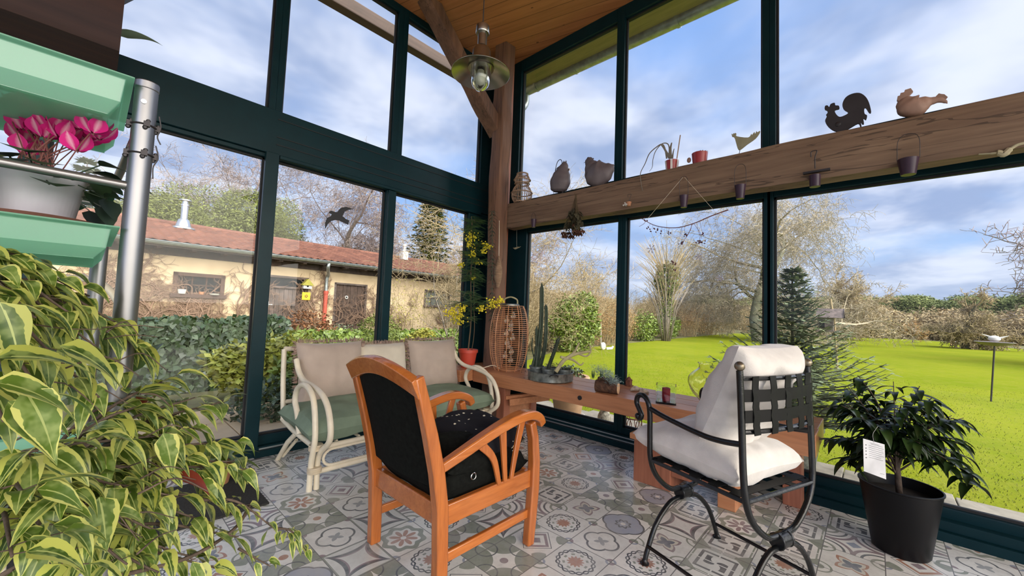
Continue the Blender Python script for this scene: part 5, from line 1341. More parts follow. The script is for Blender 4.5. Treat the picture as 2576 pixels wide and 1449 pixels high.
mat('hydrangea', (.30, .13, .05), .9, island=.6)
mat('box_green', (.22, .27, .04), .7, island=.55)
mat('russet', (.55, .33, .14), .9, island=.5)
mat('forest_far', (.33, .38, .13), .95, island=.55)
mat('forest_tan', (.58, .45, .26), .95, island=.5)
def bare_tree(seed, H, r0, spread=.9, levels=5, lean=(0, 0), first=.25, kids=4, droop=.0, wig=.16, nb=3, side=4, tipn=3, trunkm='bark_grey', twigm='twig_brown', minr=.006, name='bare_tree', label=None, group=None, loc=(0, 0, GZ), shrink=.66):
    """leafless tree: forking tubes, trunk and twigs as two parts"""
    R = random.Random(seed); tr_ = G(); tw = G(); o = Vector(loc)
    def grow(p, d, L, r, lv):
        seg = 4 if lv < 2 else 3; pts = [p]; q = p.copy(); dd = d.copy()
        for i in range(seg):
            dd = (dd + Vector((R.gauss(0, wig), R.gauss(0, wig), R.gauss(0, wig*.6)-droop*lv*.25))).normalized(); q = q+dd*(L/seg); pts.append(q.copy())
        r1 = max(minr*.6, r*(.55 if lv else .62)); rr = [r+(r1-r)*i/seg for i in range(seg+1)]
        (tr_ if lv < 2 else tw).tube(pts, rr, 8 if lv == 0 else (5 if lv < 2 else 3), cap=False)
        if lv >= levels: return
        k = kids if lv == 0 else (nb if lv < levels-1 else tipn)
        for i in range(k):
            t = (first+(1-first)*(i+R.random()*.6)/k) if lv == 0 else .25+.75*(i+.6*R.random())/k
            t = min(t, 1.0); j = min(int(t*seg), seg-1); s_ = pts[j].lerp(pts[j+1], t*seg-j)
            ax = dd.orthogonal().normalized(); ax.rotate(Matrix.Rotation(R.uniform(0, 6.28)+i*2.4, 3, dd))
            nd_ = (dd*(1-spread*R.uniform(.5, 1.0)) + ax*spread*R.uniform(.7, 1.1) + Vector((0, 0, .12))).normalized()
            grow(s_, nd_, L*shrink*R.uniform(.8, 1.15), max(minr, r1*.72), lv+1)
        grow(pts[-1], dd, L*shrink, r1, lv+1)
    grow(o, Vector((lean[0], lean[1], 1)).normalized(), H*.42, r0, 0)
    rt = thing(name, label, 'tree', loc, group)
    build('trunk', tr_, trunkm, rt, ang=180); build('twigs', tw, twigm, rt, smooth=False)
    return rt
def leaf_cloud(g_, R, c, rad, n, ls, asp=.5, shell=.45, bend=True, floor_=None, flat=0.0):
    """leaves scattered near the surface of a lumpy ellipsoid"""
    for _ in range(n):
        v = Vector((R.gauss(0, 1), R.gauss(0, 1), R.gauss(0, 1))).normalized()
        k = (1-shell*R.random()**1.6)*(1+.22*noise.noise(v*2.3+Vector(c)*.37)+.12*noise.noise(v*6+Vector(c)))
        p = Vector((c[0]+v.x*rad[0]*k, c[1]+v.y*rad[1]*k, c[2]+v.z*rad[2]*k))
        if floor_ is not None and p.z < floor_: p.z = floor_+R.random()*.1
        d = Vector((R.gauss(0, 1), R.gauss(0, 1), R.gauss(0, .6)-flat)).normalized(); nn = (v+Vector((R.gauss(0, .5), R.gauss(0, .5), R.gauss(0, .5)+.3))).normalized()
        s = d.cross(nn); s = (s.normalized() if s.length > .01 else d.orthogonal())*ls*asp*.5*R.uniform(.7, 1.3); e = d*ls*R.uniform(.7, 1.3)
        m1 = p+e*.5+nn*ls*.08; g_.add([p, m1-s, p+e, m1+s], [(0, 1, 2, 3)])
def bush(name, label, cat, c, rad, n, ls, ma, seed=1, group=None, lumps=0, stems=0, stemh=None, asp=.5, twig='twig_tan', shell=.45):
    R = random.Random(seed); g_ = G(); base = (c[0], c[1], GZ); rt = thing(name, label, cat, base, group)
    leaf_cloud(g_, R, c, rad, n, ls, asp, shell, floor_=GZ)
    for _ in range(lumps):
        a = R.uniform(0, 6.3); leaf_cloud(g_, R, (c[0]+cos(a)*rad[0]*.6, c[1]+sin(a)*rad[1]*.6, c[2]+R.uniform(0, .7)*rad[2]), tuple(k*.5 for k in rad), n//3, ls, asp, shell, floor_=GZ)
    build('foliage', g_, ma, rt, smooth=False)
    if stems: twigs_part(rt, R, base, rad, stems, stemh or c[2]+rad[2], twig)
    return rt
def twigs_part(rt, R, base, rad, n, h, ma, name='twigs', r=.008, curl=.25):
    g_ = G()
    for _ in range(n):
        a = R.uniform(0, 6.3); q = R.random()**.5; p = Vector((base[0]+cos(a)*rad[0]*.45*q, base[1]+sin(a)*rad[1]*.45*q, base[2])); hh = h*R.uniform(.5, 1.1)
        o = Vector((cos(a)*rad[0]*R.uniform(.1, .9), sin(a)*rad[1]*R.uniform(.1, .9), hh)); pts = [p]
        for i in range(1, 5): t = i/4; pts.append(p+Vector((o.x*t**1.3, o.y*t**1.3, o.z*t))+Vector((R.gauss(0, curl), R.gauss(0, curl), R.gauss(0, curl*.4)))*t*h*.12)
        g_.tube(pts, [r, r*.9, r*.7, r*.5, r*.3], 3, cap=False)
        for k in range(4):
            i = R.randint(1, 3); s_ = pts[i].lerp(pts[i+1], R.random()); e = s_+Vector((R.gauss(0, .28), R.gauss(0, .28), R.uniform(.0, .45)))*h*.35; g_.tube([s_, s_.lerp(e, .5)+Vector((R.gauss(0, .02), R.gauss(0, .02), .03))*h, e], [r*.5, r*.4, r*.25], 3, cap=False)
    build(name, g_, ma, rt, smooth=False)
def conifer(name, label, loc, H, Rb, ma, seed=1, tiers=22, per=9, ls=.35, group=None, trunkm='bark_grey', droop=.25, bare=.08, dens=9, pw=.85):
    R = random.Random(seed); o = Vector(loc); rt = thing(name, label, 'tree', loc, group); g_ = G(); b_ = G()
    for i in range(tiers):
        t = (i+.3)/tiers; z = H*(bare+(1-bare)*t); L = Rb*(1-t)**pw+.03*Rb
        for k in range(per):
            a = 2*pi*k/per+i*1.1+R.uniform(-.25, .25); LL = L*R.uniform(.75, 1.12); d = Vector((cos(a), sin(a), .35*t-.02)); p0 = o+Vector((0, 0, z)); pts = [p0+Vector((d.x*LL*s, d.y*LL*s, LL*(d.z*s-droop*s*s+.16*s**4*1.2))) for s in (0, .33, .66, 1)]
            b_.tube(pts, [H*.0035*(1-t)+.003]*2+[.004, .002], 3, cap=False)
            nd2 = max(4, int(dens*LL/Rb+1))
            for q in range(nd2):
                s = .18+.82*(q+R.random())/nd2; j = min(2, int(s*3)); c = pts[j].lerp(pts[j+1], s*3-j)
                for sg in (-1, 1, 0):
                    e = Vector((d.x, d.y, 0)).normalized()*.6+Vector((-d.y, d.x, 0))*sg*.9+Vector((0, 0, R.uniform(-.25, .35))); e = e.normalized()*ls*R.uniform(.6, 1.1)*(1.15-s*.5)
                    u_ = e.cross(Vector((0, 0, 1))).normalized()*ls*.15; g_.add([c, c+e*.45-u_, c+e, c+e*.45+u_], [(0, 1, 2, 3)])
    b_.tube([o, o+Vector((0, 0, H*.5)), o+Vector((0, 0, H))], [H*.016, H*.010, .006], 7)
    build('trunk', b_, trunkm, rt, ang=180); build('needles', g_, ma, rt, smooth=False); return rt

# ---------------- outbuilding with the tiled roof
mat('ochre_plaster', (.64, .50, .33), .9, var=.10, scale=3, bmp=.3, bscale=12, col2=(.54, .41, .26))
mat('old_planks', (.17, .13, .115), .85, var=.3, scale=9, bmp=.3)
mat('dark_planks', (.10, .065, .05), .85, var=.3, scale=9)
mat('window_brown', (.09, .05, .035), .7)
mat('window_dark', (.012, .016, .02), .25, spec=.15)
mat('window_grey', (.20, .22, .20), .15)
mat('white_paint', (.75, .73, .68), .5)
mat('stainless', (.62, .64, .66), .25, .9)
mat('cast_iron_red', (.50, .09, .055), .6)
mat('sign_yellow', (.85, .60, .02), .5)
mat('shade_black', (.006, .007, .006), .9)
def roof_mat():
    m, b, out = new_mat('roof_tiles'); s = nd('ShaderNodeSeparateXYZ'); lk(objv(), s.inputs[0])
    qx = X(s.outputs[0])/.21; qy = X(s.outputs[1])/.30; r_ = X.m('FRACT', qy); cx = X.m('FRACT', qx)
    ce = nd('ShaderNodeCombineXYZ'); lk(X.m('FLOOR', qx), ce.inputs[0]); lk(X.m('FLOOR', qy), ce.inputs[1])
    wn = nd('ShaderNodeTexWhiteNoise', noise_dimensions='2D'); lk(ce.outputs[0], wn.inputs[0])
    c = mixc(X(wn.outputs[0]), (.115, .042, .027), (.20, .082, .052)); c = mixc(mapr(noi(1.2, 4, objv()), .4, .7, 0, .5), c, (.12, .05, .035))
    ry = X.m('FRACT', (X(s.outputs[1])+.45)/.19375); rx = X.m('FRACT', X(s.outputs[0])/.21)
    c = mixc((ry < .14)*.75, c, (.045, .02, .014)); c = mixc((rx < .13)*.5, c, (.07, .03, .02))  # shadow lines of tile-row gaps and valleys, painted into the colour
    lk(c, b.inputs['Base Color']); b.inputs['Roughness'].default_value = .85
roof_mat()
OB = Vector((.74, 12.75, 0)); ob = thing('outbuilding', 'long low ochre outbuilding with red tiled roof behind the hedge', 'building', OB)
ba = radians(3.2); WM[ob.name] = Matrix.Translation(OB) @ Matrix.Rotation(ba, 4, 'Z'); ob.rotation_euler = (0, 0, ba); BM = WM[ob.name]
def bplane(px, py, off=0.0):
    """picture point -> point on the facade, in building coordinates"""
    i = BM.inverted(); o_ = i @ CP; d_ = i.to_3x3() @ ray(px, py); t = (off-o_.y)/d_.y; return o_+d_*t
def bb_(): g_ = G(); g_.M = BM; return g_
# facade built around its openings (world scale from the picture)
def rect(p, q): a, b_ = bplane(*p), bplane(*q); return (min(a.x, b_.x), max(a.x, b_.x), min(a.z, b_.z), max(a.z, b_.z))
w1 = rect((437, 683), (562, 750)); w2 = rect((1068, 728), (1130, 773)); d1 = rect((668, 690), (770, 812)); d2 = rect((842, 710), (918, 830)); d0 = rect((40, 625), (128, 700))
d1 = (d1[0], d1[1], GZ, d1[3]); d2 = (d2[0], d2[1], GZ, d2[3]); d0 = (d0[0], d0[1], GZ, d0[3])
HW = 2.42; XL, XR = -6.0, 12.6
ops = sorted([d0, w1, d1, d2, w2]); g = bb_(); x = XL
for (a, b_, z0, z1) in ops:
    g.box((x, 0, GZ), (a, .3, HW)); g.box((a, 0, z1), (b_, .3, HW))
    if z0 > GZ: g.box((a, 0, GZ), (b_, .3, z0))
    x = b_
g.box((x, 0, GZ), (XR, .3, HW)); g.box((XL, 5, GZ), (XR, 5.3, HW)); g.box((XR-.3, .3, GZ), (XR, 5, HW)); g.box((XL, .3, GZ), (XL+.3, 5, HW))
build('wall', g, 'ochre_plaster', ob, smooth=False)
g = bb_(); g.box((d0[0], .35, GZ), (d0[1], .5, d0[3])); build('dark_opening', g, 'shade_black', ob, smooth=False, label='dark open doorway')
EV = .45; zr = 3.36; sl_ = (zr-2.50)/(2.65+EV)
g = bb_(); vs = []; fs = []; nx = int((XR-XL+.5)/.105); rows = 16
for r in range(rows):
    y0 = -EV+(2.65+EV)*r/rows; y1 = y0+(2.65+EV)/rows+.03
    b0 = len(vs)
    for i in range(nx+1):
        xx = XL-.25+i*.105; dz = .034 if i % 2 else 0
        vs += [(xx, y0, 2.50+sl_*(y0+EV)+.035+dz), (xx, y1, 2.50+sl_*(y1+EV)+.004+dz)]
    for i in range(nx): fs.append((b0+i*2, b0+i*2+2, b0+i*2+3, b0+i*2+1))
    b1 = len(vs)
    for i in range(nx+1): xx = XL-.25+i*.105; dz = .034 if i % 2 else 0; vs += [(xx, y0, 2.50+sl_*(y0+EV)+.0+dz)]
    for i in range(nx): fs.append((b0+i*2, b1+i, b1+i+1, b0+i*2+2))
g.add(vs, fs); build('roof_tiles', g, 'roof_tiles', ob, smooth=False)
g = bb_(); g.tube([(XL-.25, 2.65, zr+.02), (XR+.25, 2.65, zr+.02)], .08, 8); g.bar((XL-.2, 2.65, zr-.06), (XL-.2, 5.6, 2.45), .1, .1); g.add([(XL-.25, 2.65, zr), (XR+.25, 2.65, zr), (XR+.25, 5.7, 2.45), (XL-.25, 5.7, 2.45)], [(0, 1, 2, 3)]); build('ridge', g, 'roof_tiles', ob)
g = bb_(); g.add([(XR, 0, HW), (XR, 5.3, HW), (XR, 2.65, zr-.05)], [(0, 1, 2)]); g.add([(XL, 0, HW), (XL, 5.3, HW), (XL, 2.65, zr-.05)], [(2, 1, 0)]); g.box((XL-.2, -EV+.02, 2.40), (XR+.2, .0, 2.44)); g.box((XL-.2, -EV, 2.36), (XR+.2, -EV+.03, 2.50)); build('eave_board', g, 'old_planks', ob, smooth=False)
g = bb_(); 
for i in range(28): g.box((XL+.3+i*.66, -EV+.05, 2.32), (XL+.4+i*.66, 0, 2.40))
g.box((XL, -.03, 2.20), (XR, -.005, 2.40)); build('rafter_ends_eave_shade', g, 'dark_planks', ob, smooth=False)  # dark board along the wall top added to stand in for eave shadow
g = bb_(); k = 9; vs = []; fs = []
for xx in (XL-.3, XR+.3):
    for rr in (.075, .068):
        for i in range(k+1): a = pi+pi*i/k; vs.append((xx, -EV-.06+rr*cos(a), 2.47+rr*sin(a)))
K = 2*(k+1)
for i in range(k): fs += [(i, i+1, K+i+1, K+i), (k+1+i, K+k+1+i, K+k+2+i, k+2+i)]
for a in (0, k): fs.append((a, K+a, K+k+1+a, k+1+a))
g.add(vs, fs); g.tube([(XL-.3, -EV-.135, 2.475), (XR+.3, -EV-.135, 2.475)], .012, 6); build('gutter', g, 'zinc', ob)
# windows and doors
def win(r, cols, rows_, fm, pm, bw, name='window'):
    a, b_, z0, z1 = r; g_ = bb_(); f = bw
    g_.box((a, -.03, z0), (a+f, .12, z1)); g_.box((b_-f, -.03, z0), (b_, .12, z1)); g_.box((a, -.03, z1-f), (b_, .12, z1)); g_.box((a-.04, -.08, z0-.02), (b_+.04, .12, z0+f*.8))
    for i in range(1, cols): xx = a+f+(b_-a-2*f)*i/cols; g_.box((xx-.015, .03, z0+f), (xx+.015, .07, z1-f))
    for i in range(1, rows_): zz = z0+f+(z1-z0-2*f)*i/rows_; g_.box((a+f, .03, zz-.013), (b_-f, .07, zz+.013))
    o = build(name, g_, fm, ob, smooth=False); g_ = bb_(); g_.box((a+f, .045, z0+f*.5), (b_-f, .055, z1-f)); build('pane', g_, pm, o, smooth=False); return o
win(w1, 3, 2, 'window_brown', 'window_dark', .09); win(w2, 4, 2, 'old_planks', 'window_grey', .06)
def door(r, transom, ma, nplank):
    a, b_, z0, z1 = r; zt = z1-transom; g_ = bb_()
    g_.box((a, .0, z0), (a+.07, .14, z1)); g_.box((b_-.07, .0, z0), (b_, .14, z1)); g_.box((a, .0, z1-.06), (b_, .14, z1))
    if transom: g_.box((a, .0, zt-.03), (b_, .14, zt+.03))
    o = build('door_frame', g_, 'old_planks', ob, smooth=False); g_ = bb_(); w_ = (b_-a-.14)/nplank
    for i in range(nplank): g_.box((a+.07+i*w_, .05+.008*(i % 2), z0), (a+.07+(i+1)*w_-.008, .10, (zt if transom else z1)-.05))
    g_.box((a+.07, .03, .48), (b_-.07, .05, .56)); dd = build('door', g_, ma, ob, smooth=False)
    if transom:
        g_ = bb_(); g_.box((a+.07, .06, zt+.03), (b_-.07, .07, z1-.06)); build('pane', g_, 'window_dark', o, smooth=False)
    return dd
dA = door(d1, .34, 'old_planks', 9); dB = door(d2, 0, 'dark_planks', 8)
q = bplane(673, 765); g = bb_(); g.box((q.x-.03, .0, q.z-.08), (q.x+.03, .03, q.z+.08)).box((q.x, -.03, q.z-.02), (q.x+.12, -.01, q.z)); build('door_handle', g, 'stainless', dA, smooth=False)
q = bplane(872, 748); g = bb_(); g.tube([(q.x, .03, q.z), (q.x, .0, q.z)], .055, 14); build('door_emblem', g, 'white_paint', dB)
q = bplane(872, 748, -.005); g = bb_(); g.tube([(q.x, .01, q.z), (q.x, -.006, q.z)], .03, 12); build('door_emblem', g, 'window_dark', dB)
# downpipe: zinc above, red cast iron below
t_ = bplane(828, 668, -EV-.06); k_ = bplane(820, 735, -.08); e_ = bplane(818, 805, -.08)
g = bb_(); g.tube(bez([(t_.x, -EV-.06, 2.42), (t_.x-.02, -EV-.04, 2.27), (k_.x, -.16, 2.08), (k_.x, -.08, 1.92), (k_.x, -.08, k_.z)], 5), .05, 10); build('downpipe', g, 'zinc', ob)
g = bb_(); g.tube([(k_.x, -.08, k_.z+.02), (k_.x, -.08, GZ)], .062, 12).tube([(k_.x, -.08, k_.z+.04), (k_.x, -.08, k_.z-.06)], .075, 12); build('downpipe', g, 'cast_iron_red', ob, label='red cast iron lower downpipe')
# flues
def flue(px, py, h, r, ma, white=False):
    p = bplane(px, py, 2.0); g_ = bb_()
    if white: g_.box((p.x-.13, 1.9, p.z-.1), (p.x+.13, 2.15, p.z+h*.6)).lathe((p.x, 2.02, p.z+h*.6), [(.09, 0), (.05, .1), (.05, .22), (.09, .24), (.09, .30), (0, .34)], 10)
    else: g_.lathe((p.x, 2.0, p.z), [(.30, -.06), (.30, -.02), (.19, .02), (.13, .22), (.085, .25), (.085, h-.18), (.10, h-.17), (.10, h-.12), (.07, h-.1), (.07, h-.02), (.15, h-.02), (.15, h+.01), (0, h+.04)], 16)
    build('flue', g_, ma, ob)
flue(461, 572, .80, .1, 'stainless'); flue(1017, 648, .45, .1, 'white_paint', True)
# small things fixed on or by the facade
q = BM @ bplane(772, 718, -.10); g = G(); bh = thing('birdhouse', 'small pale wooden birdhouse fixed between the two plank doors', 'birdhouse', q)
build('box', G().box((q.x-.12, q.y-.08, q.z-.10), (q.x+.12, q.y+.08, q.z+.02)), 'white_paint', bh, smooth=False)
build('roof', G().add([(q.x-.17, q.y-.12, q.z+.0), (q.x+.17, q.y-.12, q.z+.0), (q.x, q.y-.12, q.z+.20), (q.x-.17, q.y+.1, q.z+.0), (q.x+.17, q.y+.1, q.z+.0), (q.x, q.y+.1, q.z+.20)], [(0, 1, 2), (5, 4, 3), (0, 3, 4, 1), (1, 4, 5, 2), (2, 5, 3, 0)]), 'yellow_leaf', bh, smooth=False)
build('entrance_hole', G().tube([(q.x, q.y-.086, q.z-.03), (q.x, q.y-.078, q.z-.03)], .028, 10), 'shade_black', bh)
q = BM @ bplane(770, 745, -.06); sg = thing('yellow_sign', 'small square yellow sign with a red flame-like mark under the birdhouse', 'sign', q)
build('plate', G().box((q.x-.12, q.y-.01, q.z-.12), (q.x+.12, q.y+.01, q.z+.12)), 'sign_yellow', sg, smooth=False, bev=.01)
g = G()
for k in range(5): a = 2*pi*k/5; g.ball((q.x+.035*cos(a), q.y-.012, q.z+.035*sin(a)), .02, 6, (1, .2, 1))
build('mark', g, 'hydrangea', sg)
for i, (px, py, w_, h_, nm, lab) in enumerate(((456, 738, .09, .11, 'white_jar', 'white jar on the sill of the brown outbuilding window'), (538, 745, .12, .04, 'white_dish', 'white dish on the right of the brown outbuilding window sill'), (505, 742, .06, .07, 'clay_cup', 'small brown cup in the middle of the brown window sill'))):
    q = BM @ Vector((bplane(px, py).x, -.045, w1[2]+.07)); build(nm, G().lathe(q, [(0, 0), (w_*.8, 0), (w_, h_), (w_*.9, h_), (w_*.7, .01)], 12), 'white_paint' if i < 2 else 'terracotta', None, lab, nm.split('_')[1])
# bare climber on the facade
R = random.Random(31)
def climber(px0, py0, L, n, lab):
    root = bplane(px0, py0); g_ = bb_()
    def gr(p, a, L, r, lv):
        pts = [p]; q = p.copy()
        for i in range(5):
            a += R.gauss(0, .35); q = q+Vector((cos(a), 0, sin(a)))*(L/5)
            if q.z > 2.3: q.z = 2.3; a = R.choice((0, pi))+R.gauss(0, .2)
            pts.append(Vector((q.x, -.02-r-.02*R.random(), q.z)))
        g_.tube(pts, [r]*3+[r*.8]*2+[r*.6], 4, cap=False)
        if lv < 5:
            for k in range(3): gr(pts[R.randint(1, 5)], a+R.choice((-1, 1))*R.uniform(.4, 1.2), L*.72, r*.68, lv+1)
    for k in range(n): gr(Vector((root.x+R.gauss(0, .1), -.03, .2)), pi/2+R.gauss(0, .5), L, .030, 0)
    rt = build('climbing_vine', g_, 'twig_brown', None, lab, 'vine', origin=BM @ Vector((root.x, 0, 0)))
climber(360, 800, 1.0, 3, 'leafless vine branching over the plaster left of the brown outbuilding window')
climber(500, 800, .62, 4, 'leafless espalier vine fanning out beneath the brown outbuilding window')
climber(610, 800, .95, 3, 'leafless vine on the plaster right of the brown outbuilding window')
climber(800, 800, .9, 2, 'leafless vine around the downpipe between the plank doors')
climber(960, 800, .9, 2, 'leafless vine over the plaster right of the dark plank door')
climber(1110, 800, .7, 1, 'leafless vine around the small pale window')
climber(240, 800, 1.0, 3, 'leafless vine at the far left of the ochre facade')

# ---------------- planting between terrace and outbuilding
def hedge(name, label, x0, x1, y, h, th, n, ls, ma, seed, asp=.8, z0=GZ):
    R_2 = random.Random(seed); g_ = G()
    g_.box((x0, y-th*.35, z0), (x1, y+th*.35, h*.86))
    core = build
    lf = G()
    for _ in range(n):
        x = R_2.uniform(x0, x1); hh = h*(1+.10*noise.noise(Vector((x*1.3, seed, 0)))); s_ = R_2.random()
        if s_ < .62: p = Vector((x, y-th/2*(1+.2*noise.noise(Vector((x*2, hh, 3)))), R_2.uniform(z0, hh))); nn = Vector((R_2.gauss(0, .4), -1, .3+R_2.gauss(0, .4)))
        else: p = Vector((x, y+R_2.uniform(-th/2, th/2), hh+R_2.gauss(0, .03))); nn = Vector((R_2.gauss(0, .5), -.3+R_2.gauss(0, .5), 1))
        nn.normalize(); d = Vector((R_2.gauss(0, 1), R_2.gauss(0, .3), -1.0+R_2.gauss(0, .5))).normalized(); s2 = d.cross(nn).normalized()*ls*asp*.5*R_2.uniform(.7, 1.2); e = d*ls*R_2.uniform(.7, 1.2)
        lf.add([p, p+e*.35-s2, p+e, p+e*.35+s2], [(0, 1, 2, 3)])
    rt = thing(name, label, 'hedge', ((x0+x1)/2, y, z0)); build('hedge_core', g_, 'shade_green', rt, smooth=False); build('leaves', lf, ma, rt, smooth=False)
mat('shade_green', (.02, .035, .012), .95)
hedge('ivy_hedge', 'dark ivy covered low wall across the garden, left of the sliding door', -2.2, 2.15, 7.0, .86, .5, 7500, .10, 'ivy', 41)
hedge('ivy_hedge', 'looser ivy hedge behind the sofa, right of the sliding door edge', 2.3, 7.2, 7.8, .60, .6, 6500, .09, 'laurel', 42)
bush('variegated_shrub', 'yellow and green variegated shrub beyond the terrace, left of the sliding door edge', 'shrub', (1.75, 5.75, .30), (.72, .5, .42), 2600, .10, 'aucuba', 51, lumps=2)
bush('leafy_shrub', 'bright green glossy shrub beyond the glass behind the sofa arm', 'shrub', (2.05, 5.0, .28), (.55, .5, .36), 1800, .085, 'laurel', 52, lumps=2)
bush('leafy_shrub', 'dark green low shrub just outside the glass left of the sofa', 'shrub', (1.55, 4.65, .05), (.55, .35, .30), 1500, .07, 'ivy', 53)
bush('clipped_bush', 'rounded dark green clipped bush in front of the outbuilding right door', 'bush', (4.15, 7.6, .48), (.42, .42, .50), 3400, .05, 'box_green', 54, shell=.15)
bush('yellow_shrub', 'yellow leaved shrub right of the rounded clipped bush', 'shrub', (5.0, 7.4, .25), (.48, .4, .38), 1600, .07, 'yellow_leaf', 55, lumps=1)
bush('hydrangea', 'rusty brown hydrangea with dried heads in front of the plank double door', 'shrub', (3.0, 8.2, .62), (.48, .4, .40), 1500, .07, 'hydrangea', 56, stems=26, stemh=.9)
b_ = bush('twiggy_shrub', 'tall twiggy shrub with sparse yellow buds before the outbuilding right end', 'shrub', (5.6, 8.8, 1.0), (.95, .8, .95), 900, .045, 'yellow_leaf', 57, stems=24, stemh=1.8, shell=.8)
bush('grey_shrub', 'small pale grey-green cushion shrub at the foot of the downpipe', 'shrub', (4.35, 9.8, .30), (.42, .3, .38), 900, .05, 'cypress', 58)
bush('low_shrub', 'brownish sparse shrub under the small pale window', 'shrub', (7.2, 9.3, .3), (.9, .5, .40), 1400, .06, 'russet', 59, stems=20)
bush('leafy_shrub', 'leafy shrub outside the glass at the room corner', 'shrub', (4.1, 5.2, .25), (.8, .6, .40), 2000, .08, 'laurel', 60, lumps=1)
bare_tree(61, 2.9, .018, .45, 3, kids=4, label='slender bare sapling outside the glass behind the mimosa', twigm='twig_tan', loc=(5.1, 6.3, GZ), minr=.004, first=.15)

# ---------------- trees behind the outbuilding
bare_tree(71, 13.5, .26, .8, 7, kids=5, nb=3, label='large bare tree with a rounded crown behind the flue of the outbuilding', loc=(5.3, 24, GZ), twigm='twig_far', minr=.009, droop=.05, wig=.2)
bare_tree(72, 10.5, .20, .95, 7, kids=5, nb=3, label='bare spreading tree behind the roof in line with the bird sticker', loc=(9.0, 22.5, GZ), twigm='twig_far', minr=.009, droop=.12, wig=.2)
for i, (x, y, z, rx, rz, n, lab) in enumerate(((3.1, 20.5, 3.6, 2.7, 2.2, 5200, 'broad olive-green evergreen rising behind the roof by the steel flue'), (.6, 21, 3.3, 1.7, 1.5, 2600, 'lower olive evergreen behind the roof, left of the steel flue'), (6.0, 22, 3.2, 1.7, 2.6, 2600, 'narrow olive evergreen behind the roof beside the sliding door edge'))):
    bush('evergreen_tree', lab, 'tree', (x, y, z), (rx, 1.8, rz), int(n*3.6), .13, 'conifer', 80+i, lumps=4, asp=.32)
conifer('cypress_tree', 'feathery grey-green cypress behind the left end of the roof', (-.35, 19.5, GZ), 5.9, 1.5, 'cypress', 84, 20, 9, .35)
for i, (x, y, h, rx, lab) in enumerate(((12.0, 24, 4.9, 2.4, 'russet leaved tree behind the roof left of the tall spruce'), (10.3, 22.5, 3.6, 1.6, 'smaller russet tree behind the ridge near the sliding door frame'), (15.5, 25, 4.3, 2.4, 'russet tree behind the roof in front of the tall spruce'))):
    bush('russet_tree', lab, 'tree', (x, y, h-1.7), (rx, 1.6, 1.9), 2000, .26, 'russet', 90+i, lumps=3, stems=20, stemh=h, twig='twig_tan')
conifer('tall_spruce', 'tall pointed spruce behind the right part of the outbuilding roof', (17.2, 24.5, GZ), 10.6, 2.7, 'conifer', 95, 30, 10, .75, droop=.35)
bare_tree(97, 7.5, .1, .7, 5, kids=5, label='thin bare tree beyond the right end of the outbuilding roof', loc=(19.5, 22, GZ), twigm='twig_violet', minr=.014)
bare_tree(98, 6.5, .1, .7, 5, kids=5, label='pale bare tree right of the tall spruce', loc=(22.5, 27, GZ), twigm='twig_violet', minr=.014)

# ---------------- hedgerow beyond the lawn, left part of the right wall
hs = bush('hedgerow_bush', 'dense leafless hedgerow bush of tan twigs beyond the lawn', 'bush', (8.2, 7.9, 1.1), (1.6, 1.3, 1.3), 2600, .11, 'twig_tan', 101, 'tan hedgerow bushes beyond the lawn', stems=130, stemh=2.6, asp=.16, shell=.9)
R = random.Random(3)
for i, (x, y, s) in enumerate(((6.9, 7.4, .85), (10.2, 8.7, 1.05), (12.2, 9.3, 1.15), (14.6, 9.2, 1.0), (16.8, 9.9, 1.1), (18.6, 9.6, .95), (21.2, 10.2, 1.1), (24.5, 10.6, 1.1), (28, 10.8, 1.2), (32, 11, 1.3), (36.5, 11, 1.3), (41, 10.5, 1.3), (45, 9, 1.3))):
    dup(hs, (x, y, GZ), R.uniform(0, 6), (s, s, s*R.uniform(.8, 1.05)), group='tan hedgerow bushes beyond the lawn')
hr = bush('rusty_bush', 'rounded reddish-brown twiggy bush at the lawn edge', 'bush', (12.3, 7.9, .75), (1.1, .9, .9), 2600, .10, 'russet', 105, 'reddish twiggy bushes at the lawn edge', stems=70, stemh=1.7, asp=.18, shell=.85)
for x, y, s in ((14.4, 8.2, 1.15), (16.6, 8.7, 1.0), (27.5, 9.3, 1.2), (33, 9.6, 1.3)): dup(hr, (x, y, GZ), x, s, group='reddish twiggy bushes at the lawn edge')
bush('laurel_hedge', 'leafy green laurel clump at the lawn edge left of the first mullion', 'hedge', (11.1, 7.35, .75), (1.25, .6, .95), 4200, .12, 'laurel', 107, lumps=3)
bush('laurel_bush', 'dark evergreen bush at the foot of the ivy-topped tree', 'bush', (19.2, 8.6, .6), (.8, .6, .85), 1300, .14, 'laurel', 108)
bush('laurel_bush', 'low dark evergreen bush right of the ivy-topped tree', 'bush', (23.3, 9.0, .6), (1.5, .6, .75), 1600, .14, 'laurel', 109)
bare_tree(111, 6.2, .07, .75, 6, kids=6, nb=3, label='bare garden tree at the left of the right glass wall, behind the cactus', loc=(8.6, 8.8, GZ), twigm='twig_tan', minr=.0045, first=.12, droop=.03, wig=.2)
bare_tree(112, 5.2, .07, .8, 6, kids=6, nb=3, label='second bare garden tree behind the laurel clump', loc=(11.2, 10.2, GZ), twigm='twig_tan', minr=.009, first=.12)
bare_tree(113, 4.9, .06, .7, 5, kids=6, nb=3, label='low bare tree just right of the first mullion beyond the hedge', loc=(17.5, 11.5, GZ), twigm='twig_tan', minr=.010, first=.12)
bare_tree(114, 7.0, .10, .8, 6, kids=5, nb=3, label='bare tree behind the hedgerow left of the ivy-topped tree', loc=(17.0, 15.5, GZ), twigm='twig_violet', minr=.012, first=.15)
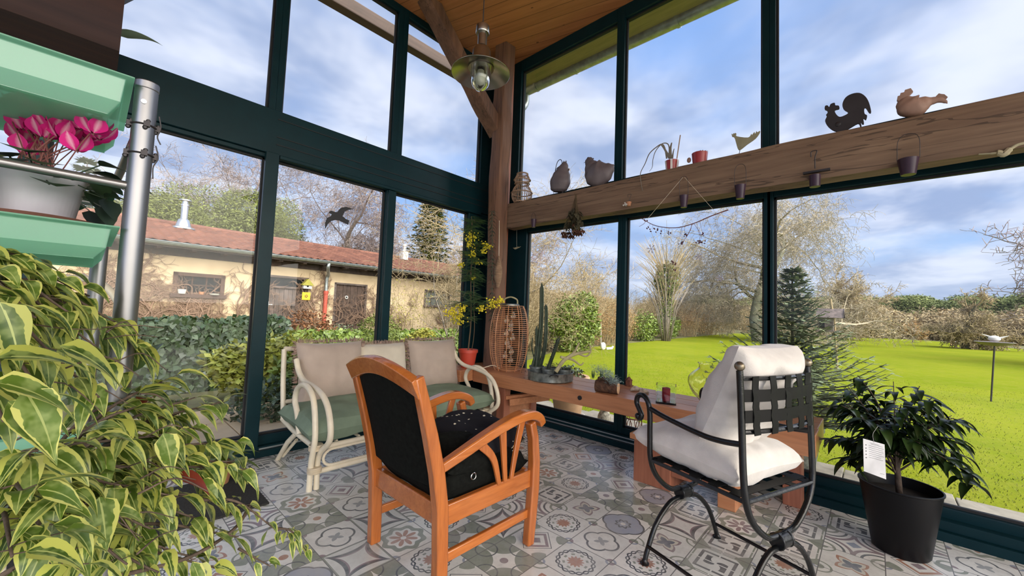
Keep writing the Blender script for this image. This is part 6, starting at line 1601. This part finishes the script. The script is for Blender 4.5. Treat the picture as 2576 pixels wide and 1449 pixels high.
# pollard with ivy crown and whippy shoots
pl = thing('pollard_tree', 'pollarded tree with ivy-covered head and upright whips beyond the lawn', 'tree', (20.6, 8.0, GZ))
g = G(); g.tube([(20.6, 8.0, GZ), (20.65, 8.0, 1.5), (20.6, 8.05, 3.2)], [.16, .13, .14], 9)
for k in range(14): a = k*.45; g.tube([(20.6+.2*cos(a), 8+.2*sin(a), GZ), (20.6+.7*cos(a), 8+.5*sin(a), 1.6), (20.6+1.5*cos(a), 8+1.0*sin(a), 3.0+.4*sin(k))], [.03, .022, .012], 4)
build('trunk', g, 'bark_grey', pl, ang=180)
g = G(); leaf_cloud(g, R, (20.6, 8.0, 3.1), (.62, .6, .95), 1500, .13, .7); leaf_cloud(g, R, (20.6, 8.0, 1.9), (.34, .34, .9), 600, .12, .7); build('ivy_crown', g, 'conifer', pl, smooth=False)
g = G()
for k in range(230):
    a = R.uniform(0, 6.3); z = R.uniform(1.6, 3.8); p = Vector((20.6+.3*cos(a), 8+.3*sin(a), z)); d = Vector((cos(a)*R.uniform(.3, 1.4), sin(a)*R.uniform(.3, 1.4), R.uniform(.6, 1.6))); g.tube([p, p+d*.5+Vector((0, 0, .2)), p+d*R.uniform(.9, 1.3)+Vector((R.gauss(0, .1), R.gauss(0, .1), .25))], [.014, .011, .007], 3, cap=False)
build('whips', g, 'twig_tan', pl, smooth=False)
# large bare tree with ivy on the trunk
bt = bare_tree(121, 14.0, .30, .95, 7, kids=7, nb=3, label='large wide-crowned bare tree with mossy trunk behind the second mullion', loc=(27.5, 5.2, GZ), trunkm='bark_moss', twigm='twig_pale', minr=.010, first=.22, droop=.10, tipn=3, wig=.2)
bare_tree(122, 6.4, .20, .9, 6, kids=6, nb=3, label='mid-sized bare fruit tree beyond the feeder house', loc=(42.5, 2.1, GZ), trunkm='bark_moss', twigm='twig_tan', minr=.018, first=.25, droop=.05)
bare_tree(123, 3.9, .24, 1.15, 6, kids=6, nb=3, label='low spreading old apple tree on the far lawn', loc=(37.3, -4.2, GZ), trunkm='bark_moss', twigm='twig_tan', minr=.020, first=.2, droop=.10, lean=(.0, -.1))
bare_tree(124, 7.4, .22, 1.0, 6, kids=6, nb=3, label='bare tree reaching in from the right edge of the lawn', loc=(24.0, -6.9, GZ), trunkm='bark_moss', twigm='twig_violet', minr=.014, first=.3, droop=.02)
bare_tree(125, 2.0, .04, .9, 4, kids=5, label='small rusty bare sapling on the far lawn left of the apple tree', loc=(44, -2.2, GZ), twigm='russet', minr=.02)
# far hedges and wooded hill
fb = bush('far_bush', 'leafless tan thicket at the far edge of the lawn', 'bush', (52, 1, 1.3), (3.4, 2.5, 2.0), 2600, .45, 'forest_tan', 131, 'tan thickets at the far lawn edge', stems=60, stemh=3.4, asp=.3, shell=.8, twig='forest_tan')
for i in range(17):
    y = 11-i*1.75; x = 56+2*sin(i*1.7)-(i > 11)*(i-11)*1.8
    dup(fb, (x, y, GZ), i*1.3, R.uniform(.55, .85) if i % 3 else .95, group='tan thickets at the far lawn edge')
ft = bush('hill_tree', 'rounded green tree of the wooded hill beyond the lawn', 'tree', (80, 0, 4.6), (4.2, 3.4, 3.6), 6500, .34, 'forest_far', 133, 'green trees of the wooded hill', lumps=4, asp=.5)
ft2 = bush('hill_tree', 'tan leafless tree of the wooded hill beyond the lawn', 'tree', (82, -8, 3.6), (4.0, 3.2, 3.0), 3000, .5, 'forest_tan', 134, 'tan trees of the wooded hill', lumps=3, asp=.35)
ft.scale = (.95, .95, .60); ft2.scale = (.6, .6, .6)
for i in range(34):
    y = 26-i*1.75; x = 84+5*sin(i*2.3)-(.9*max(0, i-22)); k = R.uniform(.80, 1.12)*(1.0+.012*max(0, i-14))
    if i % 4 == 3: dup(ft2, (x-10, y, GZ), i, k*.60, group='tan trees of the wooded hill')
    else: dup(ft, (x, y, GZ+.3), i*1.9, (k*.95, k*.95, k*.60), group='green trees of the wooded hill')
for i in range(16): dup(ft2, (40+i*3.2, 17-.25*i, GZ), i*1.1, .48, group='tan trees of the wooded hill')
for i in range(12): dup(ft2, (16+i*2.7, 19+.5*i, GZ), i*1.7, .50, group='tan trees of the wooded hill')

# ---------------- near the window, outside
sp = conifer('potted_spruce', 'bushy potted spruce outside the glass behind the metal chair', (4.15, .52, .16), 1.46, .76, 'spruce_outside', 141, 21, 10, .115, pw=1.15, trunkm='bark_moss', droop=-.12, dens=19, bare=.10)
build('planter_pot', G().lathe((4.15, .52, GZ+.055), [(0, 0), (.15, 0), (.20, .30), (.215, .30), (.215, .34), (.19, .34), (.18, .28)], 24), 'galvanised', sp)
p = onz(1400, 1047, -.045); tp = thing('terracotta_planter', 'large pale terracotta planter outside behind the cactus tray', 'planter', (3.85, 2.62, -.045))
c = Vector((3.85, 2.62, -.045)); build('pot', G().lathe(c, [(0, 0), (.13, 0), (.15, .03), (.215, .40), (.24, .41), (.245, .46), (.235, .475), (.20, .47), (.19, .40)], 32), 'terracotta_pale' if mat('terracotta_pale', (.62, .38, .22), .8, var=.12, scale=8) else '', tp)
build('saucer', G().lathe(c+Vector((0, 0, -.0)), [(0, .0), (.18, 0), (.20, .03), (.19, .032), (.16, .008)], 28), 'white_glaze', tp)
g = G(); leaf_cloud(g, R, (c.x, c.y, c.z+.50), (.16, .16, .08), 260, .05, .5); build('foliage', g, 'succulent', tp, smooth=False)
mat('speckled', (.58, .52, .42), .7, var=.4, scale=45, bmp=.8, bscale=60)
for px, py, s, lab in ((1436, 1037, .95, 'speckled stone jar outside, half behind the terracotta planter'), (1520, 1061, 1.0, 'speckled stone jar outside standing alone beside the first mullion')):
    p = onz(px, py, -.045); build('stone_jar', G().lathe(p, [(0, 0), (.060*s, 0), (.075*s, .03*s), (.072*s, .07*s), (.050*s, .115*s), (.048*s, .13*s), (.060*s, .145*s), (.052*s, .145*s), (.04*s, .11*s)], 22), 'speckled', None, lab, 'jar')
# lace metal ornament beside the second pane
p = onz(1592, 1086, -.045); mo = thing('lace_lantern', 'rusty openwork metal lantern shade standing outside right of the first mullion', 'lantern', p)
for k in range(6):
    a = pi*k/3; c = p+Vector((.085*cos(a), .085*sin(a), 0)); g = G()
    g.tube(bez([c+Z(0), c+Vector((-.02*sin(a), .02*cos(a), .05)), c+Vector((-.022*sin(a), .022*cos(a), .10)), c+Z(.14), c+Vector((.022*sin(a), -.022*cos(a), .10)), c+Vector((.02*sin(a), -.02*cos(a), .05))], 4), .004, 5, closed=True)
    build('petal', g, 'rust', mo)
build('top_ring', G().tube(circ(p+Z(.145), .088, 24), .008, 6, closed=True), 'rust', mo); build('bottom_ring', G().tube(circ(p+Z(.006), .086, 24), .006, 6, closed=True), 'rust', mo)
# bird bath, feeder house, posts, ornaments
p = onz(2493, 1010, GZ); top = onx(2502, 868, p.x); h_ = top.z-p.z; bbt = thing('bird_bath', 'dark round dish with a small white bird ornament on a thin rod in the lawn', 'bird bath', p)
build('rod', G().tube([p, (p.x, top.y, p.z+h_)], .012, 8), 'dark_iron', bbt)
build('dish', G().lathe((p.x, top.y, p.z+h_), [(0, -.02), (.16, .0), (.24, .05), (.23, .055), (.15, .02), (0, .0)], 28), 'hen_grey', bbt)
build('bird_ornament', G().ball((p.x, top.y, p.z+h_+.11), .07, 10, (1, 1.1, .8)).tube([(p.x, top.y-.05, p.z+h_+.12), (p.x, top.y-.16, p.z+h_+.17)], [.02, .004], 6).tube([(p.x, top.y, p.z+h_+.12), (p.x, top.y+.14, p.z+h_+.18)], [.02, .004], 6), 'white_glaze', bbt)
p = onz(2104, 893, GZ); X0 = 14.0; b0 = onx(2104, 893, X0); b1 = onx(2097, 818, X0); b0 = Vector((X0, onx(2106, 893, X0).y, GZ)); fh = thing('feeder_house', 'grey wooden bird feeder house with pitched roof on a slanting post in the lawn', 'bird feeder', b0)
a = onx(2060, 830, X0); c = onx(2098, 800, X0); wY = abs(a.y-c.y)
build('post', G().tube([b0, Vector((X0, b1.y-.02, b1.z)), Vector((X0, onx(2089, 752, X0).y, onx(2089, 752, X0).z))], .03, 7), 'twig_tan', fh)
build('house_box', G().box((X0-.3, c.y, a.z), (X0+.3, a.y, c.z+.03)), 'old_planks', fh, smooth=False)
build('opening', G().box((X0-.31, a.y-.45*wY, a.z+.06), (X0-.29, a.y-.12*wY, a.z+.28)), 'shade_black', fh, smooth=False)
yy0, yy1 = c.y-.22, a.y+.04
build('roof', G().prism([(X0-.42, yy0, c.z-.02), (X0, yy0, c.z+.22), (X0+.42, yy0, c.z-.02), (X0+.42, yy0, c.z+.03), (X0, yy0, c.z+.28), (X0-.42, yy0, c.z+.03)], (0, .001, 0)).add([(X0-.42, yy0, c.z+.0), (X0, yy0, c.z+.26), (X0+.42, yy0, c.z+.0), (X0-.42, yy1, c.z+.0), (X0, yy1, c.z+.26), (X0+.42, yy1, c.z+.0)], [(0, 1, 4, 3), (1, 2, 5, 4), (0, 3, 5, 2)]), 'old_planks', fh, smooth=False)
build('floor_board', G().box((X0-.4, yy0+.1, a.z-.04), (X0+.4, yy1, a.z)), 'old_planks', fh, smooth=False)
p = onz(2396, 868, GZ); q = onx(2396, 829, p.x); build('wooden_post', G().box((p.x-.12, p.y-.12, GZ), (p.x+.12, p.y+.12, q.z)), 'cut_wood', None, 'pale wooden post standing at the far end of the lawn', 'post', smooth=False)
p = onz(2409, 866, GZ); g = G(); g.ball(p+Z(.16), .15, 8, (1, 1.2, .8)).tube([p+Vector((0, .12, .2)), p+Vector((0, .22, .34))], [.06, .02], 6); build('white_hen', g, 'white_glaze', None, 'small white hen on the grass beside the far pale post', 'hen')
p = onz(1517, 880, GZ); g = G(); g.tube(circ(p+Z(.13), .085, 18, 'y'), .055, 8, closed=True).ball(p+Z(.13), .09, 10).tube([p+Vector((.1, -.08, .04)), p+Vector((.26, -.2, .06)), p+Vector((.30, -.24, .14))], [.05, .05, .03], 8); build('snail_ornament', g, 'white_glaze', None, 'white snail shaped ornament at the lawn edge before the laurel clump', 'ornament')
for px, py0, py1, lab in ((1512, 812, 876, 'thin pale stake standing in the grass by the white snail'), (1776, 752, 838, 'thin pale pole standing before the hedge right of the ivy-topped tree')):
    p = onz(px, py1, GZ); q = onx(px, py0, p.x); build('garden_stake', G().tube([p, (p.x, q.y, q.z)], .012 if px < 1600 else .022, 6), 'white_paint', None, lab, 'stake')
